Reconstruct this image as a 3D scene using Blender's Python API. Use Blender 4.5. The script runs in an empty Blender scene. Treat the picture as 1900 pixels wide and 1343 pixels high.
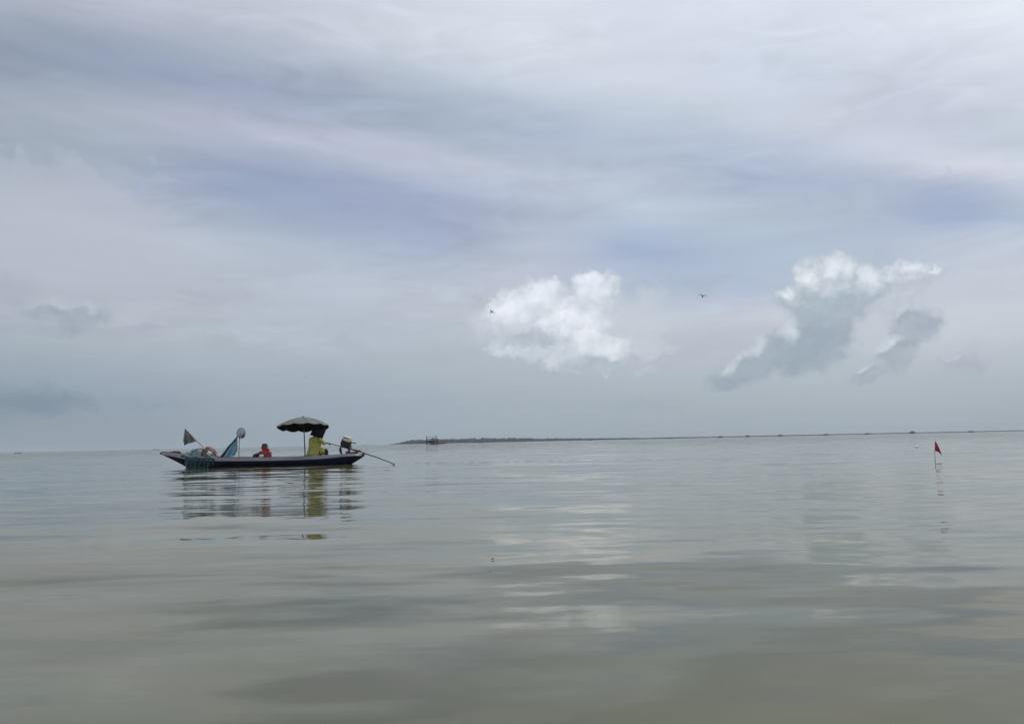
import bpy, bmesh, math, random
import numpy as np
from mathutils import Vector, Matrix, noise as mnoise
random.seed(7)
R = math.radians
sc = bpy.context.scene
COL = sc.collection

# ------------------------------------------------------------------ camera
F = 1550.0; CX, CY = 950.0, 671.5; H = 0.65
PITCH = math.atan(147.55 / F); ROLL = math.atan(0.021)
cam_d = bpy.data.cameras.new("camera"); cam = bpy.data.objects.new("camera", cam_d); COL.objects.link(cam)
fwd = Vector((0, math.cos(PITCH), math.sin(PITCH)))
r0 = Vector((1, 0, 0)); u0 = r0.cross(fwd)
right = (r0 * math.cos(ROLL) - u0 * math.sin(ROLL)).normalized()
up = right.cross(fwd).normalized()
M = Matrix((right, up, -fwd)).transposed().to_4x4(); M.translation = Vector((0, 0, H))
cam.matrix_world = M
cam_d.sensor_fit = 'HORIZONTAL'; cam_d.sensor_width = 36.0; cam_d.lens = F / 1900.0 * 36.0
cam_d.clip_start = 0.05; cam_d.clip_end = 20000
sc.camera = cam
CAMP = Vector((0, 0, H))

def ray(px, py):
    return (fwd + right * ((px - CX) / F) + up * ((CY - py) / F)).normalized()
def at(px, py, Y):
    d = ray(px, py); return CAMP + d * (Y / d.y)
def hor(px): return 839.0 - 0.021 * px
def azel(px, py):
    d = ray(px, py)
    return math.degrees(math.atan2(d.x, d.y)), math.degrees(math.asin(d.z))
def pix(az, el):
    a, e = R(az), R(el)
    d = Vector((math.sin(a) * math.cos(e), math.cos(a) * math.cos(e), math.sin(e)))
    k = d.dot(fwd)
    if k < 0.05: k = 0.05
    return CX + F * d.dot(right) / k, CY - F * d.dot(up) / k

# ------------------------------------------------------------------ materials
def srgb(c):
    return tuple(((v / 255) / 12.92 if v / 255 <= 0.04045 else (((v / 255) + 0.055) / 1.055) ** 2.4) for v in c)

def new_mat(name):
    m = bpy.data.materials.new(name); m.use_nodes = True
    return m, m.node_tree.nodes, m.node_tree.links

def mat(name, c1, c2=None, rough=0.6, scale=8.0, metallic=0.0, bump=0.0, alpha=1.0, stretch=(1, 1, 1), spec=0.4, detail=5, trans=0.0):
    """procedural: two tones mixed by noise, roughness variation and bump"""
    m, N, Lk = new_mat(name)
    b = N['Principled BSDF']
    c2 = c2 or tuple(v * 0.7 for v in c1)
    tc = N.new('ShaderNodeTexCoord'); mp = N.new('ShaderNodeMapping'); mp.inputs['Scale'].default_value = stretch
    Lk.new(tc.outputs['Object'], mp.inputs[0])
    nz = N.new('ShaderNodeTexNoise'); nz.inputs['Scale'].default_value = scale; nz.inputs['Detail'].default_value = detail
    Lk.new(mp.outputs[0], nz.inputs['Vector'])
    rp = N.new('ShaderNodeValToRGB'); rp.color_ramp.elements[0].position = 0.3; rp.color_ramp.elements[1].position = 0.7
    rp.color_ramp.elements[0].color = (*c1, 1); rp.color_ramp.elements[1].color = (*c2, 1)
    Lk.new(nz.outputs['Fac'], rp.inputs[0]); Lk.new(rp.outputs[0], b.inputs['Base Color'])
    mr = N.new('ShaderNodeMapRange'); mr.inputs[3].default_value = max(0.03, rough - 0.12); mr.inputs[4].default_value = min(1, rough + 0.12)
    Lk.new(nz.outputs['Fac'], mr.inputs[0]); Lk.new(mr.outputs[0], b.inputs['Roughness'])
    b.inputs['Metallic'].default_value = metallic
    b.inputs['Specular IOR Level'].default_value = spec
    if bump:
        bp = N.new('ShaderNodeBump'); bp.inputs['Strength'].default_value = bump; bp.inputs['Distance'].default_value = 0.02
        Lk.new(nz.outputs['Fac'], bp.inputs['Height']); Lk.new(bp.outputs[0], b.inputs['Normal'])
    if alpha < 1:
        b.inputs['Alpha'].default_value = alpha
    if trans:
        out = N['Material Output']
        tr = N.new('ShaderNodeBsdfTranslucent'); mx = N.new('ShaderNodeMixShader'); mx.inputs[0].default_value = trans
        Lk.new(rp.outputs[0], tr.inputs[0]); Lk.new(b.outputs[0], mx.inputs[1]); Lk.new(tr.outputs[0], mx.inputs[2])
        Lk.new(mx.outputs[0], out.inputs[0])
    return m

def net_mat(name, c1, c2, cell=0.02, thread=0.4, folds=9.0, cover=0.8):
    """knotted netting: strands over gaps, denser where the net is bunched"""
    m, N, Lk = new_mat(name)
    b = N['Principled BSDF']; b.inputs['Roughness'].default_value = 0.55
    tc = N.new('ShaderNodeTexCoord')
    nz = N.new('ShaderNodeTexNoise'); nz.inputs['Scale'].default_value = folds; nz.inputs['Detail'].default_value = 6
    mp = N.new('ShaderNodeMapping'); mp.inputs['Scale'].default_value = (2.2, 2.2, 0.6)
    Lk.new(tc.outputs['Object'], mp.inputs[0]); Lk.new(mp.outputs[0], nz.inputs['Vector'])
    rp = N.new('ShaderNodeValToRGB'); rp.color_ramp.elements[0].position = 0.38; rp.color_ramp.elements[1].position = 0.64
    rp.color_ramp.elements[0].color = (*c1, 1); rp.color_ramp.elements[1].color = (*c2, 1)
    Lk.new(nz.outputs['Fac'], rp.inputs[0]); Lk.new(rp.outputs[0], b.inputs['Base Color'])
    vo = N.new('ShaderNodeTexVoronoi'); vo.feature = 'DISTANCE_TO_EDGE'; vo.inputs['Scale'].default_value = 1 / cell
    Lk.new(tc.outputs['Object'], vo.inputs['Vector'])
    lt = N.new('ShaderNodeMath'); lt.operation = 'LESS_THAN'; lt.inputs[1].default_value = thread * 0.25
    Lk.new(vo.outputs['Distance'], lt.inputs[0])
    mr = N.new('ShaderNodeMapRange'); mr.inputs[1].default_value = 0.35; mr.inputs[2].default_value = 0.6
    mr.inputs[3].default_value = cover - 0.25; mr.inputs[4].default_value = min(1, cover + 0.2)
    Lk.new(nz.outputs['Fac'], mr.inputs[0])
    mx = N.new('ShaderNodeMath'); mx.operation = 'MAXIMUM'
    Lk.new(lt.outputs[0], mx.inputs[0]); Lk.new(mr.outputs[0], mx.inputs[1]); Lk.new(mx.outputs[0], b.inputs['Alpha'])
    return m

# ------------------------------------------------------------------ mesh builder
class MB:
    def __init__(s): s.v = []; s.f = []; s.m = []
    def add(s, vs, fs, mi=0):
        o = len(s.v); s.v += [tuple(p) for p in vs]; s.f += [tuple(i + o for i in f) for f in fs]; s.m += [mi] * len(fs)
    def tube(s, pts, rad, n=8, mi=0, cap=True, flat=1.0):
        pts = [Vector(p) for p in pts]
        rs = rad if isinstance(rad, (list, tuple)) else [rad] * len(pts)
        vs = []; fs = []; prev = None
        for i, p in enumerate(pts):
            t = (pts[min(i + 1, len(pts) - 1)] - pts[max(i - 1, 0)]).normalized()
            ref = Vector((0, 0, 1)) if abs(t.z) < 0.9 else Vector((0, 1, 0))
            a = t.cross(ref).normalized() if prev is None else (prev - t * prev.dot(t)).normalized()
            prev = a; b = t.cross(a)
            for k in range(n):
                q = 2 * math.pi * k / n
                vs.append(p + a * math.cos(q) * rs[i] + b * math.sin(q) * rs[i] * flat)
        for i in range(len(pts) - 1):
            for k in range(n):
                k2 = (k + 1) % n
                fs.append((i * n + k, i * n + k2, (i + 1) * n + k2, (i + 1) * n + k))
        if cap:
            fs.append(tuple(range(n))[::-1]); fs.append(tuple((len(pts) - 1) * n + k for k in range(n)))
        s.add(vs, fs, mi)
    def box(s, c, d, rot=None, bev=0.0, mi=0):
        bm = bmesh.new(); bmesh.ops.create_cube(bm, size=1)
        bmesh.ops.scale(bm, vec=d, verts=bm.verts)
        if bev: bmesh.ops.bevel(bm, geom=bm.edges[:], offset=bev, segments=2, affect='EDGES', profile=0.6)
        Mx = Matrix.Translation(Vector(c)) @ (rot.to_4x4() if rot else Matrix.Identity(4))
        bm.verts.index_update()
        s.add([Mx @ v.co for v in bm.verts], [[v.index for v in f.verts] for f in bm.faces], mi); bm.free()
    def blob(s, c, d, sub=2, amp=0.0, fr=3.0, rot=None, mi=0, seed=0):
        bm = bmesh.new(); bmesh.ops.create_icosphere(bm, subdivisions=sub, radius=1)
        Mx = Matrix.Translation(Vector(c)) @ (rot.to_4x4() if rot else Matrix.Identity(4))
        vs = []
        for v in bm.verts:
            k = 1 + amp * mnoise.noise(v.co * fr + Vector((seed, seed * 1.7, 0)))
            vs.append(Mx @ Vector((v.co.x * d[0] * k, v.co.y * d[1] * k, v.co.z * d[2] * k)))
        s.add(vs, [[v.index for v in f.verts] for f in bm.faces], mi); bm.free()
    def grid(s, P, nu, nv, closed_u=False, mi=0):
        vs = [P(i / (nu if closed_u else nu - 1), j / (nv - 1)) for j in range(nv) for i in range(nu)]
        fs = []
        for j in range(nv - 1):
            for i in range(nu if closed_u else nu - 1):
                i2 = (i + 1) % nu
                fs.append((j * nu + i, j * nu + i2, (j + 1) * nu + i2, (j + 1) * nu + i))
        s.add(vs, fs, mi)
    def build(s, name, mats, parent=None, base=(0, 0, 0), smooth=True, solid=0.0, sub=0):
        me = bpy.data.meshes.new(name)
        b = Vector(base)
        me.from_pydata([tuple(Vector(p) - b) for p in s.v], [], s.f)
        for mm in (mats if isinstance(mats, (list, tuple)) else [mats]): me.materials.append(mm)
        me.polygons.foreach_set('material_index', s.m)
        me.validate(); me.update()
        bm = bmesh.new(); bm.from_mesh(me); bmesh.ops.recalc_face_normals(bm, faces=bm.faces); bm.to_mesh(me); bm.free()
        if smooth:
            me.polygons.foreach_set('use_smooth', [True] * len(me.polygons))
            try: me.set_sharp_from_angle(angle=R(38))
            except Exception: pass
        o = bpy.data.objects.new(name, me); COL.objects.link(o)
        if parent: o.parent = parent
        if solid:
            md = o.modifiers.new('thickness', 'SOLIDIFY'); md.thickness = solid; md.offset = 0
        if sub:
            md = o.modifiers.new('smooth', 'SUBSURF'); md.levels = sub; md.render_levels = sub
        return o

def tag(o, label=None, cat=None, group=None, kind=None):
    if label: o['label'] = label
    if cat: o['category'] = cat
    if group: o['group'] = group
    if kind: o['kind'] = kind
    return o
def thing(name, label, cat, loc, rz=0.0, group=None):
    o = bpy.data.objects.new(name, None); COL.objects.link(o); o.empty_display_size = 0.2
    o.location = loc; o.rotation_euler = (0, 0, rz)
    return tag(o, label, cat, group)

def skin(pts, edges, root):
    """one continuous body surface grown from joints: pts name -> (pos, rx, ry)"""
    names = list(pts); idx = {n: i for i, n in enumerate(names)}
    me = bpy.data.meshes.new('skin_tmp')
    me.from_pydata([tuple(pts[n][0]) for n in names], [(idx[a], idx[b]) for a, b in edges], [])
    o = bpy.data.objects.new('skin_tmp', me); COL.objects.link(o)
    o.modifiers.new('skin', 'SKIN')
    for n in names:
        sv = me.skin_vertices[0].data[idx[n]]
        r = pts[n][1:]; sv.radius = (r[0], r[1] if len(r) > 1 else r[0]); sv.use_root = (n == root)
    s = o.modifiers.new('sub', 'SUBSURF'); s.levels = 2; s.render_levels = 2
    dg = bpy.context.evaluated_depsgraph_get(); dg.update()
    e = o.evaluated_get(dg); m2 = e.to_mesh()
    vs = [v.co.copy() for v in m2.vertices]; fs = [tuple(p.vertices) for p in m2.polygons]
    e.to_mesh_clear(); bpy.data.objects.remove(o); bpy.data.meshes.remove(me)
    return vs, fs

# ------------------------------------------------------------------ sky (world)
GX = [0, 200, 400, 600, 800, 1000, 1200, 1400, 1600, 1750, 1900]
SKY = {
 0:  [(171,177,193),(184,188,203),(190,195,208),(198,204,217),(207,213,227),(212,219,232),(211,217,231),(215,221,234),(214,220,233),(222,227,237),(226,231,240)],
 60: [(143,154,170),(160,168,186),(177,184,200),(193,199,212),(206,213,225),(212,219,231),(207,213,226),(211,218,231),(211,217,230),(212,217,229),(218,224,234)],
 110:[(143,154,172),(148,159,182),(160,170,188),(176,184,200),(200,206,218),(209,215,227),(204,209,222),(203,212,226),(208,214,227),(205,211,224),(209,215,227)],
 160:[(156,166,182),(155,165,182),(154,163,189),(160,169,190),(178,189,204),(196,204,218),(203,208,222),(200,209,224),(196,203,218),(200,206,220),(206,213,226)],
 205:[(165,172,186),(168,176,190),(170,176,194),(163,173,192),(165,176,194),(178,189,206),(190,200,214),(197,205,218),(198,203,217),(195,201,217),(199,206,218)],
 250:[(152,164,178),(163,172,188),(176,181,201),(182,186,205),(166,177,195),(173,184,203),(181,192,211),(187,196,214),(199,204,219),(193,200,216),(190,198,211)],
 300:[(158,169,183),(160,171,186),(154,164,186),(168,177,198),(187,192,209),(176,186,203),(176,187,204),(174,185,206),(186,194,212),(201,205,219),(203,208,220)],
 345:[(176,184,196),(172,178,194),(152,163,190),(152,163,189),(167,177,200),(184,192,210),(182,193,210),(167,178,200),(172,183,203),(172,182,203),(200,205,219)],
 390:[(180,186,197),(180,184,200),(158,170,190),(156,167,193),(158,167,194),(172,182,200),(184,196,212),(176,188,205),(172,184,202),(160,172,200),(178,190,207)],
 450:[(181,186,198),(183,188,202),(182,190,204),(170,181,200),(162,173,196),(180,188,205),(163,177,203),(175,188,207),(172,184,204),(181,190,207),(188,196,211)],
 520:[(176,182,195),(178,184,198),(180,187,200),(182,190,204),(180,188,202),(182,188,203),(172,184,205),(174,186,206),(180,190,206),(190,196,209),(193,199,211)],
 590:[(168,176,188),(176,182,194),(178,186,198),(177,185,199),(180,187,199),(184,190,203),(187,194,206),(190,195,207),(194,199,210),(197,202,212),(192,198,209)],
 650:[(158,169,181),(164,174,185),(168,178,190),(172,180,194),(172,182,194),(175,183,196),(178,185,197),(178,186,198),(182,190,200),(184,191,201),(180,188,200)],
 700:[(147,160,174),(153,165,179),(157,169,182),(160,171,184),(164,175,187),(168,178,190),(170,180,192),(172,181,192),(172,182,192),(172,182,192),(170,180,190)],
 760:[(136,150,165),(144,157,172),(150,163,177),(152,165,180),(156,168,182),(159,171,183),(160,172,183),(161,173,184),(163,175,185),(164,175,185),(162,173,184)],
 820:[(143,157,169),(143,157,171),(146,160,172),(150,163,176),(155,168,180),(157,170,182),(160,172,183),(161,173,184),(163,175,186),(162,173,184),(160,171,182)],
}
SKYROWS = sorted(SKY)
SKYT = {y: [srgb(c) for c in SKY[y]] for y in SKYROWS}
def sky_lookup(px, py):
    px = min(max(px, 0), 1900); py = min(max(py, 0), 820)
    i = max(k for k in range(len(SKYROWS) - 1) if SKYROWS[k] <= py); j = max(k for k in range(len(GX) - 1) if GX[k] <= px)
    a = (py - SKYROWS[i]) / (SKYROWS[i + 1] - SKYROWS[i]); b = (px - GX[j]) / (GX[j + 1] - GX[j])
    r1, r2 = SKYT[SKYROWS[i]], SKYT[SKYROWS[i + 1]]
    return tuple((r1[j][k] * (1 - b) + r1[j + 1][k] * b) * (1 - a) + (r2[j][k] * (1 - b) + r2[j + 1][k] * b) * a for k in range(3))

SUN_EL, SUN_AZ = 58.0, 28.0
W = bpy.data.worlds.new("World"); sc.world = W; W.use_nodes = True
N = W.node_tree.nodes; Lk = W.node_tree.links; N.clear()
def nd(t, **kw):
    n = N.new(t)
    for k, v in kw.items():
        if k[0] == 'i' and k[1:].isdigit(): n.inputs[int(k[1:])].default_value = v
        else: setattr(n, k, v)
    return n
def mth(op, a, b=None, c=None, clamp=False):
    n = N.new('ShaderNodeMath'); n.operation = op; n.use_clamp = clamp
    for k, v in enumerate((a, b, c)):
        if v is None: continue
        if isinstance(v, (int, float)): n.inputs[k].default_value = v
        else: Lk.new(v, n.inputs[k])
    return n.outputs[0]
def smooth(v, lo, hi, a=0.0, b=1.0, kind='SMOOTHSTEP'):
    n = nd('ShaderNodeMapRange', interpolation_type=kind); n.inputs[1].default_value = lo; n.inputs[2].default_value = hi
    n.inputs[3].default_value = a; n.inputs[4].default_value = b; Lk.new(v, n.inputs[0]); return n.outputs[0]
def mixc(f, a, b):
    n = N.new('ShaderNodeMix'); n.data_type = 'RGBA'
    for inp, v in ((n.inputs[0], f), (n.inputs[6], a), (n.inputs[7], b)):
        if isinstance(v, (int, float)): inp.default_value = v
        elif isinstance(v, tuple): inp.default_value = (*v, 1)
        else: Lk.new(v, inp)
    return n.outputs[2]
tc = nd('ShaderNodeTexCoord'); sep = nd('ShaderNodeSeparateXYZ'); Lk.new(tc.outputs['Generated'], sep.inputs[0])
el0 = mth('MULTIPLY', mth('ARCSINE', sep.outputs[2]), 57.29578)
az0 = mth('MULTIPLY', mth('ARCTAN2', sep.outputs[0], sep.outputs[1]), 57.29578)
# wind-drawn cirrus coordinate: long axis runs down to the right
cmb = nd('ShaderNodeCombineXYZ')
Lk.new(mth('MULTIPLY', az0, 1.0), cmb.inputs[0]); Lk.new(el0, cmb.inputs[1]); Lk.new(mth('ABSOLUTE', mth('MULTIPLY', az0, 0.004)), cmb.inputs[2])
def mapping(src, rot, scale, loc=(0, 0, 0)):
    n = N.new('ShaderNodeMapping'); n.inputs['Rotation'].default_value = (0, 0, rot); n.inputs['Scale'].default_value = scale
    n.inputs['Location'].default_value = loc; Lk.new(src, n.inputs[0]); return n.outputs[0]
def noise(src, scale, detail=4, rough=0.5, out='Fac', dist=0.0):
    n = nd('ShaderNodeTexNoise'); n.noise_dimensions = '2D'; n.inputs['Scale'].default_value = scale; n.inputs['Detail'].default_value = detail
    n.inputs['Roughness'].default_value = rough; n.inputs['Distortion'].default_value = dist
    Lk.new(src, n.inputs['Vector']); return n.outputs[out]
streak = mapping(cmb.outputs[0], R(13), (0.06, 0.32, 1))
w1 = noise(streak, 1.0, 5, 0.55, 'Color')
sw = nd('ShaderNodeSeparateColor'); Lk.new(w1, sw.inputs[0])
fade = smooth(el0, 1.0, 9.0)
az = mth('ADD', az0, mth('MULTIPLY', mth('MULTIPLY', mth('SUBTRACT', sw.outputs[0], 0.5), 4.5), fade))
el = mth('ADD', el0, mth('MULTIPLY', mth('MULTIPLY', mth('SUBTRACT', sw.outputs[1], 0.5), 1.7), fade))
# the cloud bands run down to the right: q is constant along a band
azl = nd('ShaderNodeClamp'); azl.inputs[1].default_value = -36; azl.inputs[2].default_value = 36; Lk.new(az, azl.inputs[0])
sh = smooth(el, 2.0, 20.0, 0.0, 0.2)
el = mth('MULTIPLY_ADD', azl.outputs[0], sh, el)
def unshear(a, q):
    a = max(-36, min(36, a)); lo, hi = -1.0, 90.0
    for _ in range(40):
        m_ = (lo + hi) / 2; t = min(1, max(0, (m_ - 2) / 18)); v = m_ + a * 0.2 * t * t * (3 - 2 * t)
        if v < q: lo = m_
        else: hi = m_
    return (lo + hi) / 2
# overcast colour field: one ramp over azimuth per band
AZS = [-70, -50, -40] + [-34 + 3.1 * k for k in range(23)] + [42, 50, 70]
def ramp_row(e):
    n = nd('ShaderNodeValToRGB'); cr = n.color_ramp; cr.interpolation = 'B_SPLINE'
    for k, a in enumerate(AZS):
        eu = unshear(a, e); px, py = pix(max(-38, min(38, a)), min(eu, 27.5))
        c = sky_lookup(px, py)
        lo_, hi_ = sky_lookup(px, py - 42), sky_lookup(px, py + 42); le_, ri_ = sky_lookup(px - 90, py), sky_lookup(px + 90, py)
        c = tuple(c[i] + 0.60 * (c[i] - (lo_[i] + hi_[i]) / 2) + 0.5 * (c[i] - (le_[i] + ri_[i]) / 2) for i in range(3))
        c = tuple(min(1, max(0, c[i] * (1.0, 1.004, 0.996)[i])) for i in range(3))
        if eu > 27:
            t = min(1, (eu - 27) / 36); c = tuple(c[i] * (1 - t) + (0.74, 0.77, 0.83)[i] * t for i in range(3))
        if abs(a) > 55: c = tuple(0.5 * c[i] + 0.5 * (0.52, 0.57, 0.64)[i] for i in range(3))
        p = (a + 90) / 180
        if k < 2: cr.elements[k].position = p if k == 0 else 0.99; el_ = cr.elements[k]
        if k == 0: el_ = cr.elements[0]
        elif k == 1: el_ = cr.elements[1]; el_.position = p
        else: el_ = cr.elements.new(p)
        el_.color = (*c, 1)
    return n
t_az = smooth(az, -90, 90, 0, 1, 'LINEAR')
ELS = [0.0, 1.2, 2.6, 4.0, 5.5, 7.0, 8.5, 10.0, 11.4, 12.8, 14.2, 15.6, 17.0, 18.4, 19.8, 21.2, 22.6, 24.0, 25.4, 26.8, 28.4, 30.2, 32.4, 36.0, 55.0]
colr = None
for k, e in enumerate(ELS):
    r = ramp_row(e); Lk.new(t_az, r.inputs[0])
    colr = r.outputs[0] if colr is None else mixc(smooth(el, ELS[k - 1], e, 0, 1, 'LINEAR'), colr, r.outputs[0])
# fine wisps
wisp = noise(mapping(cmb.outputs[0], R(11), (0.10, 0.75, 1), (7, 3, 0)), 1.0, 5, 0.5)
wf = smooth(wisp, 0.3, 0.72, -1.0, 1.0, 'LINEAR')
gain = mth('ADD', 1.0, mth('MULTIPLY', mth('MULTIPLY', wf, 0.032), fade))
fib = noise(mapping(cmb.outputs[0], R(14), (0.16, 0.62, 1), (3, 9, 0)), 1.0, 7, 0.62, 'Fac', 0.9)
fib2 = noise(mapping(cmb.outputs[0], R(4), (0.09, 0.2, 1), (1, 4, 0)), 1.0, 3, 0.5)
gain = mth('MULTIPLY_ADD', mth('MULTIPLY', mth('MULTIPLY', smooth(fib, 0.35, 0.7, -1.0, 1.0, 'LINEAR'), smooth(fib2, 0.35, 0.65)), fade), 0.06, gain)
def gainc(c, g):
    h = nd('ShaderNodeHueSaturation'); Lk.new(c, h.inputs['Color'])
    if isinstance(g, (int, float)): h.inputs['Value'].default_value = g
    else: Lk.new(g, h.inputs['Value'])
    return h.outputs[0]
colr = gainc(colr, gain)

# turbulence shared by the cloud shapes (degrees)
cauli = noise(mapping(cmb.outputs[0], 0, (1, 1.15, 1)), 0.55, 6, 0.58, 'Color')
csp = nd('ShaderNodeSeparateColor'); Lk.new(cauli, csp.inputs[0])
WXY = {k: (mth('MULTIPLY_ADD', mth('SUBTRACT', csp.outputs[0], 0.5), k, az0), mth('MULTIPLY_ADD', mth('SUBTRACT', csp.outputs[1], 0.5), k, el0)) for k in (1.2, 1.7, 4.5)}
def vec(k, dx=0.0, dy=0.0):
    c = nd('ShaderNodeCombineXYZ'); Lk.new(mth('ADD', WXY[k][0], dx), c.inputs[0]); Lk.new(mth('ADD', WXY[k][1], dy), c.inputs[1]); return c.outputs[0]
puff = nd('ShaderNodeTexVoronoi'); puff.voronoi_dimensions = '2D'; puff.feature = 'SMOOTH_F1'; puff.inputs['Scale'].default_value = 1.1
puff.inputs['Detail'].default_value = 3; puff.inputs['Roughness'].default_value = 0.55; puff.inputs['Smoothness'].default_value = 0.7
Lk.new(vec(1.2), puff.inputs['Vector'])
fine = noise(cmb.outputs[0], 0.95, 5, 0.58)
def relief_tap(dx, dy):
    v = nd('ShaderNodeTexVoronoi'); v.voronoi_dimensions = '2D'; v.feature = 'SMOOTH_F1'; v.inputs['Scale'].default_value = 0.62; v.inputs['Detail'].default_value = 3
    v.inputs['Roughness'].default_value = 0.5; v.inputs['Smoothness'].default_value = 0.55; Lk.new(vec(1.7, dx, dy), v.inputs['Vector']); return v.outputs['Distance']
relief = mth('SUBTRACT', relief_tap(-0.20, 0.36), relief_tap(0, 0))      # light comes from the upper left
DEG = 1 / 27.05; PUFF0 = 0.62
def field(lobes, warp):
    f = None
    for (x, y, rx, ry, *rot) in lobes:
        a, e = azel(x, y); rt = R(-rot[0]) if rot else 0
        X, Y = WXY[warp]; c_, s_ = math.cos(rt), math.sin(rt); kx, ky = 1 / (rx * DEG), 1 / (ry * DEG)
        if rot:
            u = mth('MULTIPLY_ADD', X, c_ * kx, mth('MULTIPLY_ADD', Y, s_ * kx, -(c_ * a + s_ * e) * kx))
            v = mth('MULTIPLY_ADD', X, -s_ * ky, mth('MULTIPLY_ADD', Y, c_ * ky, (s_ * a - c_ * e) * ky))
        else:
            u = mth('MULTIPLY_ADD', X, kx, -a * kx); v = mth('MULTIPLY_ADD', Y, ky, -e * ky)
        g = mth('SUBTRACT', 1.0, mth('SQRT', mth('MULTIPLY_ADD', u, u, mth('MULTIPLY', v, v))))
        f = g if f is None else mth('SMOOTH_MAX', f, g, 0.12)
    return f
def cloud(colr, body, lit, cbody, clit, dens=1.0, edge=(0.0, 0.28), warp=1.7, pk=0.5, litedge=(0.02, 0.5), cdark=None, dark=None, rel=0.22):
    f = field(body, warp)
    f = mth('ADD', f, mth('MULTIPLY', mth('SUBTRACT', PUFF0, puff.outputs['Distance']), pk))
    a = mth('MULTIPLY', smooth(f, edge[0], edge[1]), dens)
    c = srgb(cbody)
    if dark:
        g = mth('ADD', field(dark, warp), mth('MULTIPLY', mth('SUBTRACT', fine, 0.5), 1.2))
        c = mixc(smooth(g, 0.0, 0.7), c, srgb(cdark))
    if lit:
        g = mth('ADD', field(lit, warp), mth('MULTIPLY', mth('SUBTRACT', PUFF0, puff.outputs['Distance']), pk * 0.75))
        g = mth('ADD', g, mth('MULTIPLY', mth('SUBTRACT', fine, 0.5), 0.75))
        c = mixc(smooth(g, litedge[0], litedge[1]), c, srgb(clit))
    if lit and rel:
        c = gainc(c, mth('MULTIPLY_ADD', relief, rel, 1.0))
    return mixc(a, colr, c)
# cloud bank edge at the left, loose wisps
colr = cloud(colr, [(60, 350, 170, 55, 10), (190, 375, 150, 55, 25), (60, 420, 200, 70)], None, (180, 186, 199), None, 0.55, (0.0, 0.5), 4.5, 0.15)
colr = cloud(colr, [(300, 330, 80, 20, 0)], None, (168, 177, 198), None, 0.6, (0.0, 0.7), 4.5, 0.15)
#colr = cloud(colr, [(1490, 325, 130, 14, 3)], None, (196, 202, 217), None, 0.3, (0.0, 0.7), 4.5, 0.1)
colr = cloud(colr, [(1560, 352, 260, 14, 3)], None, (166, 177, 200), None, 0.5, (0.0, 0.8), 4.5, 0.1)
# scud low on the left
colr = cloud(colr, [(130, 588, 105, 38)], [(120, 556, 90, 24)], (155, 166, 178), (184, 189, 201), 0.75, (-0.05, 0.75), 1.7, 0.3)
colr = cloud(colr, [(275, 605, 34, 16)], None, (164, 171, 186), None, 0.6, (0.0, 0.6), 1.7, 0.3)
colr = cloud(colr, [(400, 634, 55, 20)], None, (160, 171, 182), None, 0.5, (0.0, 0.7), 1.7, 0.3)
colr = cloud(colr, [(10, 540, 60, 40)], None, (165, 172, 185), None, 0.5, (0.0, 0.7), 1.7, 0.3)
colr = cloud(colr, [(60, 745, 140, 34)], None, (122, 140, 157), None, 0.85, (0.0, 0.8), 1.7, 0.25)
colr = cloud(colr, [(260, 750, 120, 22)], None, (138, 152, 168), None, 0.6, (0.0, 0.8), 1.7, 0.25)
colr = cloud(colr, [(800, 740, 70, 18), (1200, 755, 120, 15)], None, (152, 165, 178), None, 0.4, (0.0, 0.8), 1.7, 0.25)
# middle cumulus
colr = cloud(colr, [(1175, 590, 95, 80), (1130, 640, 90, 56), (1200, 650, 60, 40)], None, (194, 201, 210), None, 0.75, (-0.1, 0.8), 4.5, 0.2)
colr = cloud(colr, [(898, 600, 40, 36)], None, (198, 205, 215), None, 0.6, (-0.1, 0.8), 1.7, 0.2)
colr = cloud(colr, [(962, 588, 82, 66), (1004, 566, 74, 64), (1100, 544, 56, 56), (1062, 596, 98, 76), (1118, 652, 72, 50), (1010, 640, 110, 36), (935, 640, 46, 24), (1132, 530, 34, 24), (1070, 664, 90, 32)],
    [(948, 568, 84, 58), (1000, 552, 74, 66), (1100, 526, 64, 54), (1052, 590, 92, 62), (1092, 612, 60, 58), (1130, 645, 50, 30)],
    (197, 205, 213), (230, 234, 242), 0.96, (0.0, 0.36), 1.2, 0.30, (0.0, 1.0), (174, 184, 195), [(1110, 676, 100, 26), (995, 628, 96, 22)], 0.16)
# right cumulus tower and its arm
colr = cloud(colr, [(1655, 560, 60, 30), (1700, 560, 70, 45)], None, (190, 198, 209), None, 0.7, (0.0, 0.7), 4.5, 0.25)
colr = cloud(colr, [(1700, 605, 52, 40), (1665, 655, 48, 34, -35), (1612, 694, 48, 18, -20)], [(1640, 642, 34, 16, -40), (1600, 682, 24, 8, -30)],
    (161, 171, 184), (198, 205, 214), 0.9, (-0.02, 0.45), 1.2, 0.26)
colr = cloud(colr, [(1780, 675, 46, 26)], [(1765, 660, 20, 10)], (162, 171, 185), (188, 195, 206), 0.6, (0.0, 0.7), 1.7, 0.3)
colr = cloud(colr, [(1640, 522, 50, 34), (1692, 510, 52, 30), (1738, 503, 30, 10), (1668, 545, 60, 34), (1640, 560, 40, 34)], [(1692, 496, 50, 22), (1645, 508, 38, 22), (1735, 500, 26, 9)],
    (184, 192, 203), (220, 225, 233), 0.85, (0.0, 0.55), 1.7, 0.34, (0.0, 1.0), None, None, 0.16)
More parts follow.
